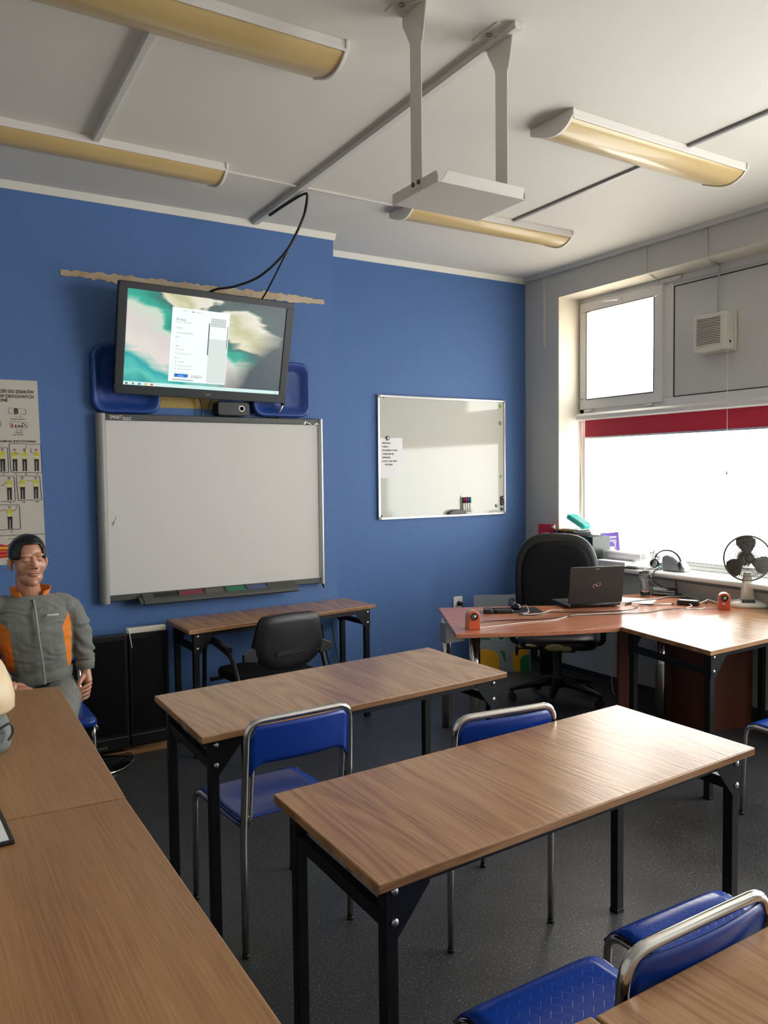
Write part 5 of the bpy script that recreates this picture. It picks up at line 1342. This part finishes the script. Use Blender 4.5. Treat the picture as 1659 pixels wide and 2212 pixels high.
# ================================================================== flat televisions standing at the wall
def floor_tv(label, x0, x1, y, zt, logo):
    t = thing('flat_television', label, 'television', ((x0 + x1) / 2, y, 0)); hx = (x1 - x0) / 2
    b = MB(); b.box(-hx, hx, 0, .06, .035, zt); b.build('cabinet', 'tv_black', t, bevel=.006)
    b = MB(); b.box(-hx + .02, hx - .02, -.004, .001, .125, zt - .03); b.build('screen', 'black_gloss', t)
    b = MB(); b.box(-hx + .004, hx - .004, -.0062, -.001, .104, .108); b.build('chrome_line', 'dull_steel', t)
    if logo: b = MB(); b.text('SONY', .020, (hx - .085 , -.0012, .070), (1, 0, 0), (0, 0, 1), width=.075); b.build('lettering', 'silver', t)
    return t
t1 = floor_tv('black flat television standing behind the dummy chair', -.86, .022, -.600, .70, False)
b = MB(); b.text('SONY', .020, (.235, -.0012, .052), (1, 0, 0), (0, 0, 1), width=.078); b.build('lettering', 'silver', t1)
b = MB(); b.lathe([(.0, .004), (.235, .004), (.240, .010), (.234, .018), (.05, .026), (.0, .026)], (.20, -.055, 0), 48); b.build('round_foot', 'black_gloss', t1)
b = MB(); b.tube([(.20 + .238 * cos(2 * pi * k / 48), -.055 + .238 * sin(2 * pi * k / 48), .011) for k in range(48)], .006, 8, closed=True); b.build('foot_rim', 'chrome', t1)
t2 = floor_tv('black flat television standing next to the wall table', .030, .262, -.592, .70, False)
b = MB(); b.box(-.86, .262, -.535, -.50, .0, .034); tag(b.build('wooden_batten', 'oak_left'), 'narrow wooden batten on the floor behind the televisions', 'batten')
b = MB(); b.box(-.60, .262, -.618, -.607, .0, .024); tag(b.build('wooden_batten', 'oak_left'), 'pale wooden batten along the bottom of the televisions', 'batten')
b = MB(); b.box(.02, .245, -.605, -.565, .702, .732); tag(b.build('plastic_trunking', 'reveal', bevel=.003), 'short beige trunking lying on top of the black televisions', 'trunking')
cable('thin white lead hanging over the top of the televisions', [(.03, -.575, .725), (.03, -.606, .722), (.035, -.609, .68), (.045, -.608, .62)], .0028, 'white_cord')
cable('green lead under the right end of the wall table', [(1.40, -.46, .70), (1.43, -.48, .50), (1.46, -.50, .30), (1.50, -.52, .06)], .004, mat('green_cord', (20, 92, 70), .5))
cable('black lead under the right end of the wall table', [(1.34, -.47, .60), (1.37, -.47, .42), (1.40, -.48, .30), (1.44, -.5, .20)], .005)
# ================================================================== seated training dummy
dc = thing('side_chair', 'blue seated chrome chair under the training dummy', 'chair', (-.515, -1.15, 0))
b = MB(); sp_ = rrect(-.21, .21, -.21, .21, .05, 6)
b.loft([[(x * k, y * k, z) for x, y in sp_] for k, z in ((.93, .418), (1, .424), (1, .445), (.97, .455), (.86, .460), (.5, .458))]); b.build('seat', 'chair_blue', dc)
for s_ in (-1, 1):
    b = MB(); b.tube(fillet([(s_ * .190, -.185, 0), (s_ * .190, -.185, .41), (s_ * .190, .19, .41), (s_ * .190, .205, 0)], .04, 6), .011, 12); b.build('leg', 'chrome', dc)
    b = MB(); b.tube(fillet([(s_ * .205, -.17, .40), (s_ * .205, .19, .415), (s_ * .205, .25, .85)], .05, 7), .010, 12); b.build('back_tube', 'chrome', dc)
b = MB(); b.loft([[(x, .215 + k + (z - .7) * .12, z) for x, z in rrect(-.20 + e, .20 - e, .66 + e, .84 - e, .04, 5)] for k, e in ((-.012, .02), (-.018, .0), (.006, .0), (.012, .02))]); b.build('backrest', 'chair_blue', dc)

md = thing('training_dummy', 'seated first aid training dummy in a grey and orange jacket with closed eyes', 'training dummy', (-.565, -1.17, 0))
MT = Matrix.Translation((0, 0, -.06)) @ Matrix.Scale(1.037, 4)
def DM():
    b = MB(); b.T = MT; return b
def limb(b, pts, rr, n=16, k=6):
    ps = spline(pts, k); n_ = len(ps); seg = len(pts) - 1; rs = []
    for i in range(n_):
        t_ = i / (n_ - 1) * seg; a = min(int(t_), seg - 1); f_ = t_ - a; rs.append(rr[a] * (1 - f_) + rr[a + 1] * f_)
    b.tube(ps, rs, n)
# head frame: looks towards the room, turned a little to its left, tipped back slightly
HM = Matrix.Translation((-.012, -.06, 1.236)) @ Matrix.Rotation(radians(180 + 7), 4, 'Z') @ Matrix.Rotation(radians(3), 4, 'X')
def H(x, y, z): return HM @ Vector((x, y, z))
HR = HM.to_3x3()
b = DM()
def he(c, r_, rot=None): b.ell(H(*c), r_, 0, 28, 18, HR if rot is None else HR @ rot)
he((0, -.012, .036), (.071, .090, .078)); he((0, .022, -.020), (.061, .064, .086)); he((0, .032, -.074), (.051, .050, .038)); he((-.034, .046, -.022), (.029, .030, .038)); he((.034, .046, -.022), (.029, .030, .038))
he((0, .060, -.045), (.034, .030, .034)); he((0, .066, -.098), (.021, .020, .017)); he((-.026, .072, .026), (.024, .014, .009)); he((.026, .072, .026), (.024, .014, .009))
he((-.028, .073, .006), (.0165, .012, .0095)); he((.028, .073, .006), (.0165, .012, .0095))
b.tube([H(0, .078, .022), H(0, .092, -.004), H(0, .104, -.020), H(0, .102, -.029)], [.0065, .0075, .0115, .009], 12)
he((-.0125, .092, -.028), (.0092, .010, .0078)); he((.0125, .092, -.028), (.0092, .010, .0078))
he((0, .086, -.0505), (.0235, .012, .0052)); he((0, .085, -.0615), (.020, .012, .0066))
for s_ in (-1, 1):
    he((s_ * .0735, -.010, -.008), (.011, .019, .030), Matrix.Rotation(radians(s_ * -18), 3, 'Z')); he((s_ * .071, -.004, -.03), (.008, .010, .013))
# neck and trunk
limb(b, [H(0, -.020, -.05), H(0, -.028, -.11), (0, -.005, 1.06), (0, .0, 1.0)], [.050, .050, .052, .06])
b.ell((0, .005, .96), (.140, .080, .085)); b.ell((.01, .01, .86), (.135, .085, .13)); b.ell((.03, .03, .74), (.125, .085, .10)); b.ell((.035, .05, .64), (.140, .095, .09))
limb(b, [(.09, .0, 1.01), (.155, .0, 1.0), (.215, .013, .87), (.228, .008, .80), (.228, -.022, .705)], [.04, .042, .034, .030, .025])
limb(b, [(-.09, .0, 1.01), (-.155, .0, 1.0), (-.235, .0, .87), (-.215, -.07, .80), (-.135, -.16, .715)], [.04, .042, .034, .030, .025])
for sx in (-.055, .125):
    kx = sx - .085
    limb(b, [(sx, .03, .60), ((sx + kx) / 2, -.20, .585), (kx, -.44, .575), (kx, -.46, .35), (kx, -.44, .13)], [.082, .072, .055, .050, .034])
    b.ell((kx, -.50, .095), (.04, .11, .036))
def hand(b, wrist, palm, K, d1, d2, thumb, lens=(1.0, 1.08, 1.0, .78)):
    limb(b, [wrist, palm], [.024, .022]); b.ell(palm, (.018, .025, .034))
    d1, d2 = Vector(d1), Vector(d2)
    for i in range(4):
        k0 = Vector(K[0]).lerp(Vector(K[1]), i / 3); L_ = lens[i]
        p1 = k0 + d1 * L_; p2 = p1 + d2 * L_; p3 = p2 + (d2 * .5 + Vector((0, 0, -.006))) * L_
        limb(b, [Vector(palm).lerp(k0, .5), k0, p1, p2, p3], [.0095, .0088, .0080, .0074, .0058], 10, 4)
    limb(b, thumb, [.012, .0115, .0100, .0080], 10, 4)
hand(b, (.228, -.022, .705), (.234, -.040, .645), ((.240, -.070, .640), (.232, -.046, .576)), (-.031, -.013, -.010), (-.026, .004, -.014), [(.216, -.040, .678), (.196, -.066, .656), (.184, -.072, .634), (.181, -.070, .614)])
hand(b, (-.135, -.160, .715), (-.105, -.190, .692), ((-.078, -.205, .700), (-.090, -.225, .672)), (.026, -.010, -.008), (.022, .0, -.012), [(-.11, -.185, .70), (-.085, -.180, .705), (-.068, -.183, .700), (-.055, -.188, .692)])
remesh(b, 'body', ['skin'], md, .0030, smooth=3)
# dark nostrils and lip line
b = DM()
for s_ in (-1, 1): b.ell(H(s_ * .0082, .1005, -.0345), (.0036, .0034, .0026), 0, 10, 6)
b.tube([H(-.021, .0885, -.0570), H(-.008, .0975, -.0555), (H(.008, .0975, -.0555)), H(.021, .0885, -.0570)], .0011, 6)
b.build('mouth_line', mat('lip_line', (96, 54, 44), .5), md)
# moulded hair: a cap following the skull with a straight fringe
b = DM(); NH, NV = 48, 18; f_ = []
for j in range(NV + 1):
    for i in range(NH):
        ph = 2 * pi * i / NH          # 0 = +x (its left ear), pi/2 = forward
        fwd_ = sin(ph)
        ang = abs(math.atan2(cos(ph), sin(ph)))       # 0 forward .. pi backward
        if ang < .60: lim = 1.06
        elif ang < .78: lim = 1.06 + (ang - .60) / .18 * .80
        elif ang < 1.35: lim = 1.86
        else: lim = 1.75 + (ang - 1.35) * .28
        th = lim * j / NV
        wob = 1 + (.02 * sin(5 * ph) if 0 < j else 0)
        r_ = 1.10
        x = .0725 * r_ * sin(th) * cos(ph); y = -.010 + .0925 * r_ * sin(th) * sin(ph); z = .034 + .0805 * r_ * cos(th)
        f_.append(H(x, y, z))
vin = [HM @ (Vector((0, -.01, .03)) + ((HM.inverted() @ p) - Vector((0, -.01, .03))) * .92) for p in f_]
K = len(f_)
b.add(f_ + vin, [((j + 1) * NH + i, (j + 1) * NH + (i + 1) % NH, j * NH + (i + 1) % NH, j * NH + i) for j in range(NV) for i in range(NH)] +
      [(K + j * NH + i, K + j * NH + (i + 1) % NH, K + (j + 1) * NH + (i + 1) % NH, K + (j + 1) * NH + i) for j in range(NV) for i in range(NH)] +
      [(NV * NH + i, K + NV * NH + i, K + NV * NH + (i + 1) % NH, NV * NH + (i + 1) % NH) for i in range(NH)], 0, True)
b.build('hair', 'hair', md)
# jacket
def ering(cx, cy_, cz, a, d, n=28, p=2.3):
    out = []
    for k in range(n):
        t_ = 2 * pi * k / n; c_, s_ = cos(t_), sin(t_)
        out.append((cx + a * abs(c_) ** (2 / p) * (1 if c_ > 0 else -1), cy_ + d * abs(s_) ** (2 / p) * (1 if s_ > 0 else -1), cz))
    return out
b = DM()
b.loft([ering(.034, .02, .705, .128, .098), ering(.034, .02, .725, .138, .106), ering(.030, .015, .76, .150, .118), ering(.02, .01, .84, .158, .122), ering(.008, .005, .92, .168, .122), ering(0, .005, .98, .172, .112), ering(0, .0, 1.03, .160, .095), ering(0, .0, 1.06, .118, .078), ering(0, -.002, 1.078, .075, .066)])
limb(b, [(.09, .0, 1.028), (.150, .0, 1.005), (.190, .006, .950), (.217, .016, .87), (.226, .010, .80), (.228, -.016, .735)], [.050, .060, .058, .053, .047, .043])
limb(b, [(-.09, .0, 1.028), (-.155, .0, 1.012), (-.205, .0, .955), (-.240, .0, .87), (-.215, -.07, .80), (-.150, -.145, .73)], [.052, .064, .062, .056, .050, .044])
def wrinkle(co, n):
    p = co
    a = noise.noise(Vector((p.x * 9, p.y * 9, p.z * 17)))
    c_ = noise.noise(Vector((p.x * 22 + 5, p.y * 20, p.z * 30 + 3)))
    arm = 1.0 if abs(p.x - .0) > .185 else .45
    fold = sin((p.z * 62 + p.x * 30 + a * 9)) * .0042 * arm * (.5 + abs(noise.noise(Vector((p.x * 6, p.y * 6, p.z * 6 + 9)))) * 2)
    return a * .006 + c_ * .0036 + fold
def jm(c, n):
    x, z = c.x / 1.037, (c.z + .06) / 1.037
    xc = .034 * max(0, min(1, (1.0 - z) / .28))
    if abs(x - xc) > .112 + max(0, z - .93) * .7 and abs(x) < .166 and .735 < z < 1.0 and abs(n.x) > .3 and c.y < .09: return 1
    return 0
jk = remesh(b, 'jacket', ['jacket', 'jacket_orange'], md, .0048, smooth=3, displace=wrinkle, matfn=jm)
# ribbed hem, cuffs, zip, collar, chest logo
b = DM(); rib = []
for cz, a, d in ((.668, .130, .098), (.674, .138, .106), (.705, .142, .110), (.725, .140, .108)):
    r_ = ering(.036, .022, cz, a, d, 120); rib.append([(x + (.0022 if k % 2 else 0) * (1 if x > .036 else -1) * abs(x - .036) / a, y - (.0024 if k % 2 else 0) * (1 if y < .02 else -1), z + .016 * ((x - .036) / .14) * .6) for k, (x, y, z) in enumerate(r_)])
b.loft(rib, cap=False); b.build('hem', 'jacket', jk)
b = DM()
for P0, P1 in (((.228, -.014, .742), (.229, -.022, .700)), ((-.160, -.135, .742), (-.138, -.158, .716))):
    b.tube([P0, Vector(P0).lerp(Vector(P1), .3), P1], [.0445, .0440, .0400], 20)
b.build('cuff', 'jacket', jk)
zp = [(.002, -.078, 1.060), (.004, -.108, 1.02), (.008, -.124, .96), (.014, -.130, .88), (.024, -.126, .80), (.032, -.112, .73), (.036, -.104, .672)]
b = DM(); b.tube(spline([(x, y - .003, z) for x, y, z in zp], 6), .0048, 8, flat=.5); b.tube([(.001, -.088, 1.062), (.0, -.094, 1.050)], .003, 6); b.build('zip', 'zip', jk)
def collar(a0, a1, fl):
    b = DM(); A = []; n_ = 18
    for k in range(n_ + 1):
        a = radians(a0 + (a1 - a0) * k / n_); t_ = k / n_
        A.append((a, t_))
    lo = [(.066 * cos(a) * 1.06, .062 * sin(a) + .002, 1.060 - (.012 if sin(a) < 0 else 0)) for a, t_ in A]
    hi = [((.078 + fl * .018 * max(0, -sin(a))) * cos(a) * 1.1, (.070 + fl * .02 * max(0, -sin(a))) * sin(a), 1.060 + .052 - .020 * max(0, -sin(a))) for a, t_ in A]
    li = [(x * .94, y * .94, z) for x, y, z in lo]; hi2 = [(x * .95, y * .95, z) for x, y, z in hi]
    n1 = n_ + 1
    b.add(lo + hi + li + hi2, [(k, k + 1, n1 + k + 1, n1 + k) for k in range(n_)] + [(2 * n1 + k + 1, 2 * n1 + k, 3 * n1 + k, 3 * n1 + k + 1) for k in range(n_)] + [(n1 + k, n1 + k + 1, 3 * n1 + k + 1, 3 * n1 + k) for k in range(n_)] + [(0, n1, 3 * n1, 2 * n1), (n_, 2 * n1 + n_, 3 * n1 + n_, n1 + n_)], 0, True)
    b.build('collar', 'jacket_orange', jk)
collar(-62, 80, 1); collar(100, 240, 1.3)
b = DM(); b.text('Ambuman', .017, (.050, -.121, .985), (1, -.16 + .3, 0), (0, -.12, 1), shear=.35, bold=.0004, width=.054); b.build('lettering', 'white_print', jk)
# trousers and waist
b = DM()
b.loft([ering(.038, .035, .665, .128, .098), ering(.038, .035, .62, .145, .112), ering(.036, .04, .57, .155, .12), ering(.036, .05, .52, .14, .11)])
for sx in (-.055, .128):
    kx = sx - .085
    limb(b, [(sx, .02, .600), ((sx + kx) / 2, -.20, .595), (kx, -.44, .580), (kx, -.465, .35), (kx, -.44, .15)], [.088, .080, .070, .064, .056])
b.ell((.034, -.05, .60), (.10, .09, .06))
remesh(b, 'trousers', ['trousers'], md, .008, smooth=3, displace=wrinkle)
b = DM(); bl_ = []
for cz, a, d in ((.640, .133, .104), (.662, .133, .103)): bl_.append([(x, y, z + .014 * ((x - .036) / .14)) for x, y, z in ering(.037, .030, cz, a, d, 40)])
b.loft(bl_, cap=False); b.build('black_waistband', 'black_fabric', md)
b = DM()
for sx in (-.055, .125): b.loft([[(sx - .085 + x, -.49 + y, z) for x, y in rrect(-.045 * k, .045 * k, -.125 * k, .11 * k, .04 * k)] for k, z in ((1, .0585), (1.02, .08), (.9, .12), (.6, .15))])
b.build('shoes', 'black_leather', md)

# ================================================================== things on the left tables
bg = thing('equipment_bag', 'grey cloth bag at the left frame edge on the table', 'bag', (-1.03, -2.41, .745))
b = MB(); b.loft([[(x * k, y * k, z) for x, y in rrect(-.215, .215, -.165, .165, .06, 6)] for k, z in ((.95, 0), (1.0, .02), (1.0, .07), (.97, .10), (.9, .112), (.5, .115))]); b.build('body', 'grey_bag', bg)
b = MB(); b.tube(spline([(.175, -.17, .085), (.205, -.175, .10), (.215, -.165, .07), (.20, -.168, .045)], 6), .004, 8); b.tube([(-.2, -.172, .06), (.0, -.175, .052), (.19, -.170, .075)], .004, 6); b.build('zip_pull', 'board_dark', bg)
cp = thing('resuscitation_manikin', 'cream and peach resuscitation manikin resting on the grey bag', 'manikin', (-.985, -2.42, .858))
b = MB()
b.loft([[(x * k, y * k + dy, z) for x, y in rrect(-.19, .19, -.13, .13, .09, 8)] for k, z, dy in ((.93, 0, 0), (1, .012, 0), (1.01, .05, 0), (.97, .09, .0), (.88, .14, .01), (.72, .185, .02), (.48, .22, .03), (.2, .235, .03))]); b.build('shell', 'cream', cp)
b = MB()
b.loft([[(x * k - .02, y * k + dy, z) for x, y in rrect(-.17, .17, -.125, .125, .085, 8)] for k, z, dy in ((.80, .018, -.024), (.93, .035, -.022), (.97, .06, -.018), (.95, .09, -.016), (.86, .14, -.005), (.70, .186, .005), (.46, .222, .02), (.15, .238, .03))]); b.build('face_skin', 'peach', cp)
tl = thing('clipboard', 'dark edged white clipboard at the left frame edge on the tables', 'clipboard', (-1.02, -3.11, .7455), radians(2))
b = MB(); b.box(-.12, .12, -.158, .158, 0, .009); b.build('board', 'black_plastic', tl, bevel=.003)
b = MB(); b.box(-.112, .108, -.148, .148, .0092, .0105); b.build('sheet', 'paper', tl)
